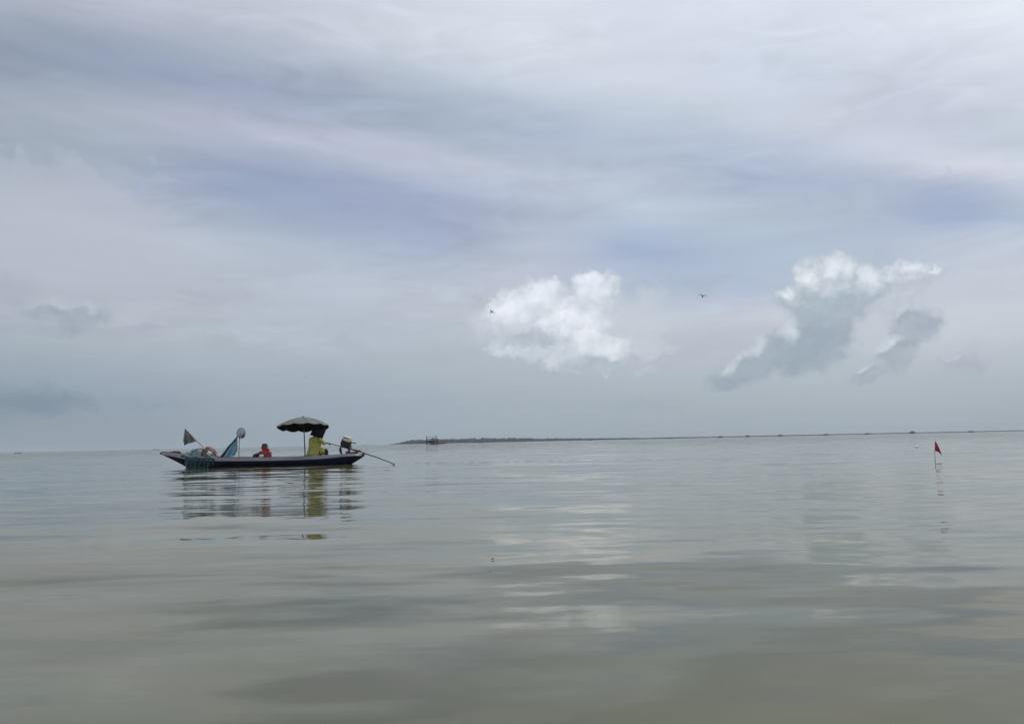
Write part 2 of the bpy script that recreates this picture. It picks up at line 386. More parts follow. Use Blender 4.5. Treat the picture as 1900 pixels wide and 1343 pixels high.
colr = cloud(colr, [(1535, 570, 84, 62), (1522, 618, 80, 62), (1468, 645, 70, 48, -30), (1412, 668, 78, 40, -32), (1352, 700, 62, 24, -18), (1510, 665, 76, 36, -16), (1570, 545, 70, 56)],
    [(1442, 590, 34, 30), (1400, 640, 54, 24, -40), (1360, 672, 46, 18, -38), (1466, 612, 28, 34)],
    (157, 170, 182), (199, 207, 216), 0.95, (0.0, 0.42), 1.2, 0.24, (0.0, 0.9), (150, 164, 178), [(1490, 655, 100, 44, -30), (1350, 707, 66, 16)], 0.10)
colr = cloud(colr, [(1550, 522, 82, 66), (1510, 545, 50, 50), (1464, 552, 36, 32), (1606, 522, 44, 46), (1502, 508, 34, 34), (1545, 560, 66, 50)],
    [(1548, 498, 92, 58), (1612, 512, 50, 44), (1500, 514, 48, 44), (1460, 548, 40, 30)],
    (165, 178, 189), (231, 235, 241), 0.96, (-0.03, 0.36), 1.2, 0.26, (0.0, 1.15), None, None, 0.16)
# clear-sky light filtering through the thin cloud
skt = nd('ShaderNodeTexSky'); skt.sky_type = 'NISHITA'; skt.sun_disc = False
skt.sun_elevation = R(SUN_EL); skt.sun_rotation = R(SUN_AZ); skt.air_density = 1.0; skt.dust_density = 2.0
fin = mixc(0.06, gainc(colr, 10.0), skt.outputs[0])
bg = nd('ShaderNodeBackground'); bg.inputs[1].default_value = 0.1; Lk.new(fin, bg.inputs[0])
wo = nd('ShaderNodeOutputWorld'); Lk.new(bg.outputs[0], wo.inputs[0])
W.cycles.sampling_method = 'MANUAL'; W.cycles.sample_map_resolution = 512

sun_d = bpy.data.lights.new("sun", 'SUN'); sun = bpy.data.objects.new("sun", sun_d); COL.objects.link(sun)
sun_d.energy = 1.9; sun_d.angle = R(12); sun_d.color = (1.0, 0.97, 0.92)
sd = Vector((math.sin(R(SUN_AZ)) * math.cos(R(SUN_EL)), math.cos(R(SUN_AZ)) * math.cos(R(SUN_EL)), math.sin(R(SUN_EL))))
sun.rotation_euler = sd.to_track_quat('Z', 'Y').to_euler()

# ------------------------------------------------------------------ water
def build_water():
    azc = np.concatenate([np.linspace(-48, 48, 801), np.linspace(48, 312, 89)[1:-1]])
    rr = [0.25]
    while rr[-1] < 60:
        r = rr[-1]
        rr.append(r + (0.05 if 26.6 < r < 27.9 else max(0.012, r * 0.0092)))
    while rr[-1] < 4000: rr.append(rr[-1] * 1.13)
    rr = np.array(rr)
    A, Rr = np.meshgrid(np.radians(azc), rr)
    X = np.sin(A) * Rr; Y = np.cos(A) * Rr; Z = np.zeros_like(X)
    rng = np.random.RandomState(11)
    # long low swell
    for k in range(16):
        lam = 1.3 * (5.0 / 1.3) ** rng.rand(); th = rng.normal(0.0, 0.42) ; ph = rng.rand() * 6.28
        kx, ky = math.sin(th) * 6.283 / lam, math.cos(th) * 6.283 / lam
        Z += 0.0034 * lam / 6.283 * 1.0 * np.sin(kx * X + ky * Y + ph)
    Z *= np.clip(0.35 + Rr / 11.0, 0.4, 1)      # calmer in the lee of the viewer's boat
    # patchy short ripples
    for k in range(26):
        lam = 0.35 * (1.4 / 0.35) ** rng.rand(); th = rng.normal(0.0, 0.55); ph = rng.rand() * 6.28
        kx, ky = math.sin(th) * 6.283 / lam, math.cos(th) * 6.283 / lam
        q = rng.rand(4) * 6.28
        patch = np.clip(0.5 + 0.6 * np.sin(0.7 * X * rng.rand() + q[0]) * np.sin(0.9 * Y * rng.rand() + q[1]), 0, 1)
        fade_ = np.clip((lam * 1.0 / (Rr * 0.0092) - 3) / 4, 0, 1)
        Z += 0.0036 * lam / 6.283 * patch * fade_ * np.sin(kx * X + ky * Y + ph)
    Z *= np.clip((90 - Rr) / 50, 0, 1)
    # propeller wake: a narrow ragged ridge trailing off to the right
    wx = np.clip((X + 3.9) / 0.6, 0, 1) * np.clip((7.5 - X) / 6.5, 0, 1)
    yc = 27.25 + 0.06 * np.sin(X * 1.3) + 0.03 * X * 0
    prof = np.exp(-((Y - yc) / 0.10) ** 2) - 0.6 * np.exp(-((Y - yc - 0.22) / 0.12) ** 2)
    Z += 0.020 * wx * prof * (0.7 + 0.3 * np.sin(X * 13.1 + 2 * np.sin(X * 4.3)))
    nr, nc = X.shape
    co = np.stack([X, Y, Z], -1).reshape(-1, 3).astype(np.float32)
    co = np.vstack([co, [[0, 0, 0]]]).astype(np.float32)
    i, j = np.meshgrid(np.arange(nr - 1), np.arange(nc), indexing='ij')
    j2 = (j + 1) % nc
    quads = np.stack([i * nc + j, i * nc + j2, (i + 1) * nc + j2, (i + 1) * nc + j], -1).reshape(-1, 4)[:, ::-1]
    jj = np.arange(nc); tris = np.stack([np.full(nc, nr * nc), (jj + 1) % nc, jj], -1)
    me = bpy.data.meshes.new('water')
    nq, nt = len(quads), len(tris)
    me.vertices.add(len(co)); me.vertices.foreach_set('co', co.ravel())
    me.loops.add(nq * 4 + nt * 3); me.loops.foreach_set('vertex_index', np.concatenate([quads.ravel(), tris.ravel()]).astype(np.int32))
    me.polygons.add(nq + nt)
    ls = np.concatenate([np.arange(nq) * 4, nq * 4 + np.arange(nt) * 3]).astype(np.int32)
    me.polygons.foreach_set('loop_start', ls)
    me.update(calc_edges=True); me.validate()
    me.polygons.foreach_set('use_smooth', [True] * (nq + nt))
    if me.polygons[0].normal.z < 0: me.flip_normals()
    o = bpy.data.objects.new('water', me); COL.objects.link(o); tag(o, kind='structure')
    return o
water = build_water()
m, MN, ML = new_mat('estuary_water')
MN.remove(MN['Principled BSDF'])
dif = MN.new('ShaderNodeBsdfDiffuse'); glo = MN.new('ShaderNodeBsdfGlossy'); fre = MN.new('ShaderNodeFresnel'); wmx = MN.new('ShaderNodeMixShader')
glo.inputs['Color'].default_value = (1.0, 0.995, 0.98, 1); glo.inputs['Roughness'].default_value = 0.06; fre.inputs['IOR'].default_value = 1.5
ML.new(fre.outputs[0], wmx.inputs[0]); ML.new(dif.outputs[0], wmx.inputs[1]); ML.new(glo.outputs[0], wmx.inputs[2]); ML.new(wmx.outputs[0], MN['Material Output'].inputs[0])
geo = MN.new('ShaderNodeNewGeometry')
def wn(scale, stretch, detail, amp, seed):
    mp = MN.new('ShaderNodeMapping'); mp.inputs['Scale'].default_value = stretch; mp.inputs['Location'].default_value = (seed, seed * 2, 0)
    ML.new(geo.outputs['Position'], mp.inputs[0])
    nz = MN.new('ShaderNodeTexNoise'); nz.inputs['Scale'].default_value = scale; nz.inputs['Detail'].default_value = detail; nz.inputs['Roughness'].default_value = 0.5
    ML.new(mp.outputs[0], nz.inputs['Vector'])
    s1 = MN.new('ShaderNodeVectorMath'); s1.operation = 'SUBTRACT'; s1.inputs[1].default_value = (0.5, 0.5, 0.5); ML.new(nz.outputs['Color'], s1.inputs[0])
    s2 = MN.new('ShaderNodeVectorMath'); s2.operation = 'MULTIPLY'; s2.inputs[1].default_value = (amp * 0.35, amp, 0); ML.new(s1.outputs[0], s2.inputs[0])
    return s2.outputs[0]
ra = wn(1.1, (0.42, 1.0, 1), 4, 0.24, 3.1)     # ripple slopes a metre across
rd = wn(0.42, (0.5, 1.0, 1), 5, 0.20, 21.3)    # loose patches of slope a few metres across
rb = wn(4.2, (0.34, 1.0, 1), 4, 0.30, 9.7)     # capillary ripples
pn = MN.new('ShaderNodeTexNoise'); pn.inputs['Scale'].default_value = 0.12; pn.inputs['Detail'].default_value = 3
mp = MN.new('ShaderNodeMapping'); mp.inputs['Scale'].default_value = (0.35, 1, 1); ML.new(geo.outputs['Position'], mp.inputs[0]); ML.new(mp.outputs[0], pn.inputs['Vector'])
pr = MN.new('ShaderNodeMapRange'); pr.inputs[1].default_value = 0.35; pr.inputs[2].default_value = 0.65; pr.inputs[3].default_value = 0.3; pr.inputs[4].default_value = 1.0
ML.new(pn.outputs['Fac'], pr.inputs[0])
sc1 = MN.new('ShaderNodeVectorMath'); sc1.operation = 'SCALE'; ML.new(rb, sc1.inputs[0]); ML.new(pr.outputs[0], sc1.inputs[3])
ad = MN.new('ShaderNodeVectorMath'); ad.operation = 'ADD'; 
dl = MN.new('ShaderNodeVectorMath'); dl.operation = 'LENGTH'; ML.new(geo.outputs['Position'], dl.inputs[0])
dr = MN.new('ShaderNodeMapRange'); dr.inputs[1].default_value = 40; dr.inputs[2].default_value = 140; dr.inputs[3].default_value = 1.0; dr.inputs[4].default_value = 4.5; ML.new(dl.outputs['Value'], dr.inputs[0])
ra2 = MN.new('ShaderNodeVectorMath'); ra2.operation = 'SCALE'; ML.new(ra, ra2.inputs[0]); ML.new(dr.outputs[0], ra2.inputs[3])
ML.new(ra2.outputs[0], ad.inputs[0]); ML.new(sc1.outputs[0], ad.inputs[1])
ad2 = MN.new('ShaderNodeVectorMath'); ad2.operation = 'ADD'; ML.new(ad.outputs[0], ad2.inputs[0]); ML.new(geo.outputs['Normal'], ad2.inputs[1])
ad3 = MN.new('ShaderNodeVectorMath'); ad3.operation = 'ADD'; ML.new(ad2.outputs[0], ad3.inputs[0]); ML.new(rd, ad3.inputs[1])
nm = MN.new('ShaderNodeVectorMath'); nm.operation = 'NORMALIZE'; ML.new(ad3.outputs[0], nm.inputs[0]); ML.new(nm.outputs[0], glo.inputs['Normal']); ML.new(nm.outputs[0], fre.inputs['Normal'])
# silt clouds: slow changes in how muddy the water itself is
sn = MN.new('ShaderNodeTexNoise'); sn.inputs['Scale'].default_value = 1.6; sn.inputs['Detail'].default_value = 4; ML.new(mp.outputs[0], sn.inputs['Vector'])
sr = MN.new('ShaderNodeValToRGB'); sr.color_ramp.elements[0].position = 0.3; sr.color_ramp.elements[1].position = 0.7
sr.color_ramp.elements[0].color = (0.055, 0.058, 0.014, 1); sr.color_ramp.elements[1].color = (0.096, 0.088, 0.026, 1)
ML.new(sn.outputs['Fac'], sr.inputs[0]); ML.new(sr.outputs[0], dif.inputs['Color'])
water.data.materials.append(m)

# ------------------------------------------------------------------ haze
mh, HN, HL = new_mat('sea_haze'); HN.remove(HN['Principled BSDF'])
pv = HN.new('ShaderNodeVolumePrincipled'); pv.inputs['Color'].default_value = (0.74, 0.83, 0.90, 1); pv.inputs['Density'].default_value = 1.7e-4
HL.new(pv.outputs[0], HN['Material Output'].inputs['Volume'])
hb = MB(); hb.box((0, 0, 11.5), (8600, 8600, 27.0))
haze = hb.build('haze', mh, smooth=False); tag(haze, 'pale sea haze fading the far shore', None, None, 'stuff')

# ------------------------------------------------------------------ boat frame
DL, DR = 28.95, 28.25
PA = at(300, 866, DL); PB = at(674, 861, DR); PA.z = PB.z = 0
O = (PA + PB) / 2; axx = (PB - PA).normalized(); axy = Vector((-axx.y, axx.x, 0)); YAW = math.atan2(axx.y, axx.x)
def WL(p): return O + axx * p[0] + axy * p[1] + Vector((0, 0, p[2]))
def L(px, py, yo=0.0):
    """pixel -> boat coordinates on the upright plane yo metres beyond the keel line"""
    d = ray(px, py); p0 = O + axy * yo
    t = (p0 - CAMP).dot(axy) / d.dot(axy); p = CAMP + d * t - O
    return Vector((p.dot(axx), yo, p.z))
def onboat(name, label, cat, base, group=None):
    return thing(name, label, cat, WL(base), YAW, group)

M_blue = mat('navy_hull_paint', (0.005, 0.010, 0.030), (0.012, 0.014, 0.026), 0.6, 5, spec=0.12, bump=0.2, stretch=(0.4, 1, 3))
M_strake = mat('faded_mauve_paint', (0.27, 0.235, 0.255), (0.17, 0.155, 0.175), 0.5, 6, bump=0.25, stretch=(0.35, 1, 3))
M_wood = mat('worn_brown_planks', (0.10, 0.065, 0.05), (0.05, 0.035, 0.03), 0.7, 9, bump=0.4, stretch=(0.5, 3, 3))
M_black = mat('black_cloth', (0.008, 0.009, 0.014), (0.014, 0.015, 0.02), 0.85, 14, bump=0.3, spec=0.15)
M_iron = mat('oily_dark_iron', (0.02, 0.02, 0.024), (0.05, 0.035, 0.03), 0.4, 18, metallic=0.5, bump=0.2)
M_maroon = mat('maroon_engine_paint', (0.06, 0.012, 0.018), (0.03, 0.01, 0.014), 0.4, 12)
M_white = mat('dirty_white_enamel', (0.72, 0.71, 0.66), (0.45, 0.44, 0.36), 0.35, 14)
M_skin = mat('tanned_skin', (0.22, 0.11, 0.07), (0.18, 0.085, 0.05), 0.5, 20)
M_yellow = mat('yellow_raincoat', (0.46, 0.45, 0.10), (0.30, 0.29, 0.08), 0.5, 7, bump=0.5, spec=0.35, trans=0.12)
M_red = mat('dark_red_jacket', (0.33, 0.035, 0.04), (0.17, 0.02, 0.03), 0.3, 10, bump=0.6, spec=0.6)
M_scarf = mat('red_scarf', (0.50, 0.03, 0.03), (0.30, 0.02, 0.025), 0.7, 16, bump=0.4)
M_denim = mat('dark_trousers', (0.012, 0.015, 0.022), (0.03, 0.03, 0.038), 0.8, 12, bump=0.3, spec=0.2)
M_fab = mat('grey_umbrella_cloth', (0.17, 0.175, 0.165), (0.115, 0.122, 0.117), 0.8, 5, bump=0.12, spec=0.15)
M_lin = mat('black_umbrella_lining', (0.006, 0.008, 0.013), (0.009, 0.011, 0.016), 0.8, 9, spec=0.1)
M_pole = mat('dull_steel_pole', (0.09, 0.10, 0.11), (0.04, 0.05, 0.06), 0.4, 20, metallic=0.6)
M_bamboo = mat('grey_bamboo', (0.19, 0.18, 0.17), (0.11, 0.10, 0.09), 0.6, 14, stretch=(1, 1, 4))
M_ggn = net_mat('green_gillnet', (0.06, 0.105, 0.105), (0.17, 0.26, 0.26), 0.03, 0.3, 8, 0.36)
M_teal = net_mat('teal_gillnet', (0.010, 0.032, 0.050), (0.035, 0.085, 0.105), 0.03, 0.4, 7, 0.86)
M_bluen = net_mat('blue_netting', (0.08, 0.21, 0.34), (0.20, 0.42, 0.56), 0.02, 0.4, 7, 0.82)
M_navy = mat('navy_rolled_net', (0.02, 0.05, 0.09), (0.035, 0.085, 0.14), 0.7, 12, bump=0.5)
M_brown = net_mat('brown_net_mound', (0.10, 0.045, 0.042), (0.20, 0.125, 0.115), 0.02, 0.5, 9, 0.88)
M_flag = net_mat('tattered_dark_cloth', (0.045, 0.042, 0.045), (0.11, 0.095, 0.09), 0.02, 0.5, 5, 0.85)
M_rope = mat('pale_rope', (0.4, 0.38, 0.33), (0.25, 0.24, 0.2), 0.8, 30)

# stations: pixel x, sheer y, strake lower edge y, half width
ST = [(301, 840.6, 842.3, .05), (307, 839.4, 844.0, .10), (320, 840.2, 846.4, .21), (332, 842.0, 848.8, .31), (342, 844.2, 851, .38), (360, 846.4, 853.6, .46),
      (395, 848.3, 855.1, .53), (440, 848.6, 855.2, .57), (500, 848.5, 854.7, .58), (552, 846.4, 853.3, .56), (585, 845.2, 852.0, .52), (610, 844.0, 850.2, .47),
      (631, 842.3, 847.8, .40), (645, 841.2, 846.4, .33), (658, 841.4, 845.6, .24), (667, 842.2, 845.4, .15), (673, 843.6, 845.4, .07)]
KEEL = [(301, 843.2), (307, 846.8), (320, 854.0), (332, 861.0), (342, 867.0), (360, None), (395, None), (440, None), (500, None), (552, None), (585, None), (610, None),
        (631, 866.5), (645, 861.0), (658, 854.2), (667, 849.6), (673, 846.6)]
secs = []
for (px, ys, yb, hw), (_, yk) in zip(ST, KEEL):
    s = L(px, ys, -hw); q = L(px, yb, -hw - .04); 
    kz = L(px, yk, 0).z if yk else -0.14
    kz = max(kz, -0.14); x = s.x
    secs.append((x, hw, s.z, q.z, kz))
def prof(x):
    for a, b_ in zip(secs, secs[1:]):
        if a[0] <= x <= b_[0]:
            t = (x - a[0]) / (b_[0] - a[0]); return [a[i] * (1 - t) + b_[i] * t for i in range(5)]
    return list(secs[0] if x < secs[0][0] else secs[-1])
X0, X1 = secs[0][0], secs[-1][0]
boat = thing('longtail_boat', 'low wooden fishing boat, navy hull with faded mauve top plank, carrying two people', 'boat', WL((0, 0, 0)), YAW)
NS = 60
def hull_pt(side):
    def P(u, v):
        x, hw, zs, zb, kz = prof(X0 + (X1 - X0) * v)
        pts = [(0, kz), (hw * .35, kz + 0.004), (hw * .72, kz + (zb - kz) * .22), (hw * .92, kz + (zb - kz) * .6), (hw + .035, zb)]
        t = u * (len(pts) - 1); i = min(int(t), len(pts) - 2); t -= i
        return (x, side * (pts[i][0] * (1 - t) + pts[i + 1][0] * t), pts[i][1] * (1 - t) + pts[i + 1][1] * t)
    return P
mb = MB()
for s in (-1, 1): mb.grid(hull_pt(s), 9, NS)
mb.build('hull', M_blue, boat, solid=0.02)
for s in (-1, 1):
    mb = MB()
    def P(u, v, s=s):
        x, hw, zs, zb, kz = prof(X0 + (X1 - X0) * v)
        pts = [(hw + .030, zb - .006), (hw + .052, zb + .004), (hw + .004, zs), (hw - .022, zs + .002), (hw - .02, zs - .02), (hw + .01, zb - .01)]
        p = pts[int(round(u * 6)) % 6]; return (x, s * max(p[0], .004), p[1])
    mb.grid(P, 6, NS, closed_u=True)
    mb.build('sheer_plank', M_strake, boat)
# nose blocks
mb = MB(); p = L(301, 841.6, 0); mb.box((p.x + .02, 0, p.z), (.16, .13, .06), Matrix.Rotation(R(12), 3, 'Y'), .02); mb.build('stem_block', M_black, boat)
mb = MB(); p = L(671, 844.0, 0); mb.box((p.x, 0, p.z), (.17, .20, .07), Matrix.Rotation(R(-14), 3, 'Y'), .02); mb.build('stern_block', M_blue, boat)
def deck(xa, xb, dz, name, kw=1.0):
    mb = MB(); n = 5
    for k in range(n):
        def P(u, v, k=k):
            x, hw, zs, zb, kz = prof(xa + (xb - xa) * v); w = (hw - .03) * kw
            y = -w + 2 * w * ((k + (0.03 if u < .5 else 0.97)) / n); return (x, y, zs + dz)
        mb.grid(P, 2, 16)
    mb.build(name, M_wood, boat, solid=0.02, smooth=False)
deck(X0 + .08, L(350, 845).x, -.012, 'bow_deck'); deck(L(604, 844).x, X1 - .05, -.012, 'stern_deck'); deck(L(352, 850).x, L(602, 850).x, -.27, 'floor_boards', .66)
for k, px in enumerate((405, 455, 520, 560)):
    x, hw, zs, zb, kz = prof(L(px, 848).x); mb = MB(); mb.box((x, 0, zs - .035), (.11, 2 * hw - .06, .025), None, .004); mb.build('thwart', M_wood, boat, smooth=False)
for k in range(9):
    x, hw, zs, zb, kz = prof(X0 + (X1 - X0) * (.2 + k * .075)); mb = MB()
    mb.tube([(x, -hw + .01, zs - .02), (x, -hw * .8, zs - .18), (x, -hw * .5, -.08), (x, hw * .5, -.08), (x, hw * .8, zs - .18), (x, hw - .01, zs - .02)], .014, 6)
    mb.build('rib', M_wood, boat)

# seat pad under steersman
p = L(583, 846, -.05)
seat = onboat('seat_pad', 'thin black seat pad under the steersman in yellow', 'cushion', p)
mb = MB(); mb.box(L(581, 845.2, -.06), (.34, .42, .035), None, .012); mb.build('cushion', M_black, seat, base=p)
mb = MB(); mb.box(L(586, 845.0, -.28), (.09, .03, .022), None, .006); mb.build('white_strap', M_white, seat, base=p)

# ---- things at the bow
base = L(318, 840, 0)
o = onboat('bow_rod', 'thin dark rod with a small peg lying over the bow tip', 'rod', base)
mb = MB(); mb.tube([L(300, 838.2, -.05), L(318, 839.6, -.05), L(336, 841.0, -.04)], [.013, .016, .017], 8); mb.build('rod', M_iron, o, base=base)
mb = MB(); mb.tube([L(315.3, 839.6, -.05), L(315.5, 836.6, -.05)], [.022, .012], 8); mb.build('peg', M_iron, o, base=base)
base = L(327, 841, 0)
o = onboat('cloth_roll', 'brown rolled cloth lying on the bow deck boards', 'rolled cloth', base)
mb = MB(); mb.tube([L(317.5, 839.4, .02), L(322, 838.6, .02), L(328, 838.9, .0), L(333, 839.4, .0), L(336, 840.8, .0)], [.02, .04, .045, .05, .02], 10); mb.build('roll', mat('brown_cloth', (.10, .06, .055), (.055, .035, .035), .8, 14, bump=.5), o, base=base)

# teal gillnet draped over the gunwale with a pale heap behind
base = L(360, 848, -.3)
net = onboat('gillnet', 'teal gillnet draped over the bow side with a pale green heap on top', 'fishing net', base)
def PD(u, v):
    px = 332 + 66 * u + 2.0 * math.sin(v * 5)
    xx = L(px, 848, -.5).x; x, hw, zs, zb, kz = prof(xx)
    low = -0.03 + .10 * max(0, (u - .72) / .28) ** 1.2 + .02 * math.sin(u * 23)
    low = max(low, kz + .035 + .02 * math.sin(u * 60)); y_in = max(0.0, .16 - u) * .9
    top = zs + .035 + .02 * math.sin(u * 17)
    t = v; z = top * (1 - t) + low * t
    fold = .018 * math.sin(u * 46 + 1.5 * math.sin(v * 4)) + .012 * math.sin(u * 91 + 2)
    y = -(hw + .065 + fold - .16 * max(0, t - .3) - y_in * t)
    if t < .12: y += (0.12 - t) * 2.2
    return (x, y, z)
mb = MB(); mb.grid(PD, 110, 26); mb.build('draped_net', M_teal, net, base=base)
def lump(cl, cr, top, bot, y0, dy, seed, amp=.035, xs=1.0):
    def P(u, v):
        th = u * 2 * math.pi; ph = v * math.pi / 2
        cx = (cl + cr) / 2; rx = (cr - cl) / 2
        px = cx + rx * math.cos(th) * math.cos(ph) ** .75 * xs
        py = bot + (top - bot) * math.sin(ph)
        yy = y0 + dy * math.sin(th) * math.cos(ph) ** .8
        q = L(px, py, yy); n = mnoise.noise(q * 7 + Vector((seed, 0, 0))) * amp + mnoise.noise(q * 19 + Vector((seed, 5, 0))) * amp * .5
        return (q.x + n * math.cos(th), q.y + n * math.sin(th), q.z + n * (.4 + .6 * math.sin(ph)) * (0 if v < .02 else 1))
    return P
mb = MB(); mb.grid(lump(350, 381, 833.0, 851, .06, .34, 3), 48, 20, closed_u=True)
mb.grid(lump(340, 368, 838.0, 850, -.05, .30, 8), 40, 14, closed_u=True)
mb.build('net_heap', M_ggn, net, base=base)
mb = MB()
for k in range(26):
    a = random.uniform(0, 6.28); cx = random.uniform(346, 384); pts = []
    for t in range(9):
        px = cx + 8 * math.sin(a + t * .35) + t * random.uniform(-1, 1.2)
        h = max(0, 1 - ((px - 371) / 22) ** 2); top = 846 - 14.5 * h
        pts.append(L(px, top + random.uniform(-.6, 1.2), -.34 * math.cos(t * .35 + a) * .9))
    mb.tube(pts, .004, 4)
for k in range(22):
    u = random.random(); pts = [Vector(PD(min(1, max(0, u + .03 * math.sin(v * 3 + k))), v)) + Vector((0, -.012, 0)) for v in [i / 10 for i in range(11)]]
    mb.tube(pts, random.uniform(.003, .008), 4)
mb.build('float_line', mat('pale_teal_cord', (.13, .25, .27), (.06, .14, .16), .7, 20), net, base=base)

base = L(388, 849, .05)
o = onboat('net_mound', 'rounded reddish brown mound of piled net behind the gillnet', 'fishing net', base)
mb = MB(); mb.grid(lump(372, 402.5, 828.5, 852, -.02, .36, 21, .02), 48, 22, closed_u=True); mb.build('net_pile', M_brown, o, base=base)
mb = MB()
for k in range(5):
    pts = []; off = random.uniform(-3, 3)
    for t in range(11):
        a = math.pi * (t / 10); px = 388 + off - (14.2) * math.cos(a) * (1 - abs(off) * .02); py = 850 - 20.6 * math.sin(a) ** .8 + abs(off) * .5
        pts.append(L(px, py, -.1 + off * .09))
    mb.tube(pts, .005, 4)
mb.build('rope_strand', mat('rust_cord', (.2, .09, .08), (.12, .05, .05), .8, 20), o, base=base)
base = L(388.5, 841, -.42)
o = onboat('foam_block', 'small white foam block tilted on the brown net mound', 'foam block', base)
mb = MB(); rt = Matrix.Rotation(R(35), 3, 'Y')
mb.box(base, (.125, .07, .105), rt, .008); mb.build('block', mat('foam_white', (.8, .79, .76), (.62, .6, .56), .7, 20, bump=.3), o, base=base)
mb = MB(); mb.box(base + rt @ Vector((0.01, -.037, 0)), (.012, .004, .11), rt); mb.build('dark_tape', M_black, o, base=base)
base = L(379.8, 832.3, -.2)
o = onboat('net_float', 'tiny white oval float at the foot of the leaning dark flag', 'float', base)
mb = MB(); mb.blob(base, (.034, .028, .024), 2, .05, rot=Matrix.Rotation(R(40), 3, 'Y')); mb.tube([base - Vector((.03, 0, -.02)), base + Vector((.034, 0, -.024))], .006, 6); mb.build('float_body', M_white, o, base=base)

# dark flag on a leaning pole
base = L(382, 836, -.16)
o = onboat('dark_flag', 'ragged dark cloth flag on a thin pole leaning over the bow', 'flag', base)
mb = MB(); mb.tube([L(385, 839, -.12), L(379, 832, -.14), L(364.5, 817, -.17), L(342.8, 794.3, -.2)], [.014, .013, .011, .008], 8); mb.build('pole', M_bamboo, o, base=base)
edge = [(343, 796), (341.5, 805), (339.7, 817.4), (341.3, 822), (341.4, 826.7), (344.5, 825), (348, 823.4), (353, 822), (358, 820.5), (364.4, 818.6)]
def PF(u, v):
    t = u * (len(edge) - 1); i = min(int(t), len(edge) - 2); t -= i
    ex = edge[i][0] * (1 - t) + edge[i + 1][0] * t; ey = edge[i][1] * (1 - t) + edge[i + 1][1] * t
    a = (344, 796)
    px = a[0] + (ex - a[0]) * v; py = a[1] + (ey - a[1]) * v
    return L(px, py, -.2 + .05 * v * math.sin(u * 15) + .02 * math.sin(u * 31 + v * 7) * v + .03 * (1 - v))
mb = MB(); mb.grid(PF, 46, 18); mb.build('cloth', M_flag, o, base=base)

# blue netting hung from a leaning pole
base = L(425, 849, .1)
o = onboat('blue_net', 'bright blue netting hung like a sail from a leaning pole', 'fishing net', base)
mb = MB(); mb.tube([L(407.5, 849, .1), L(424, 829, .1), L(440.8, 808.8, .1)], [.018, .018, .016], 8); mb.build('pole', M_bamboo, o, base=base)
mb = MB(); pts = [L(410 + 30 * t + .8 * math.sin(t * 9), 847.5 - 37 * t, .07) for t in [i / 14 for i in range(15)]]
mb.tube(pts, [.06, .062, .06, .058, .055, .055, .052, .05, .048, .045, .04, .04, .038, .035, .02], 10, flat=.6); mb.build('rolled_edge', M_navy, o, base=base)
def PN(u, v):
    le = (440.4 - 29.5 * v, 810 + 37.5 * v); ri = (440.4 + 0.3 * math.sin(v * 3.1), 810 + 29 * v)
    if v > .86: ri = (440.4 - 6 * (v - .86) / .14, 810 + 29 * .86 + (v - .86) / .14 * 11.5)
    px = le[0] * (1 - u) + ri[0] * u; py = le[1] * (1 - u) + ri[1] * u
    return L(px, py, .06 + .05 * v * math.sin(u * 13 + v) + .02 * math.sin(u * 29))
mb = MB(); mb.grid(PN, 44, 30); mb.build('netting', M_bluen, o, base=base)
base = L(435, 847.4, -.3)
o = onboat('white_bottle', 'small white plastic bottle lying on the gunwale below the blue net', 'bottle', base)
mb = MB(); mb.tube([L(431.5, 847.2, -.3), L(432.4, 847.0, -.3), L(437, 847, -.3), L(438.2, 847.2, -.3), L(439.4, 847.3, -.3)], [.012, .026, .026, .010, .009], 10); mb.build('bottle_body', M_white, o, base=base)

# round scoop net on an upright handle
base = L(443, 849, .0)
o = onboat('scoop_net', 'round wire scoop net standing up on a thin grey handle', 'hand net', base)
mb = MB(); mb.tube([L(442.8, 850, 0), L(443.6, 835, 0), L(444.4, 812, 0), L(445.2, 805, 0)], [.016, .014, .012, .010], 8); mb.build('handle', M_bamboo, o, base=base)
def hoop(t, k=1.0, yo=0.0):
    a = t * 2 * math.pi; return L(447.3 + 8.0 * k * math.cos(a), 803.6 - 9.7 * k * math.sin(a), -.0 + .05 * math.cos(a) + yo)
mb = MB(); mb.tube([hoop(i / 28) for i in range(29)], .009, 6, cap=False); mb.build('hoop', M_iron, o, base=base)
def PB_(u, v):
    a = u * 2 * math.pi; k = math.cos(v * math.pi / 2)
    return L(447.3 + 3.2 * v + 8.0 * k * math.cos(a), 803.6 + 4.6 * v ** 1.2 - 9.7 * k * math.sin(a), .05 * math.cos(a) - .22 * math.sin(v * math.pi / 2) * 1.0)
mb = MB()
for i in range(18):
    mb.tube([PB_(i / 18, j / 8) for j in range(9)], .0035, 4)
for j in range(1, 8): mb.tube([PB_(i / 24, j / 8) for i in range(25)], .003, 4, cap=False)
def PBag(u, v): return PB_(u, .18 + .82 * v)
mb.grid(PBag, 24, 12, closed_u=True)
mb.blob(L(450.5, 809.5, -.1), (.06, .07, .05), 2, .4, 3, seed=2)
mb.build('mesh_bag', net_mat('brownish_scoop_mesh', (.04, .026, .028), (.09, .06, .062), .02, .3, 12, .28), o, base=base)

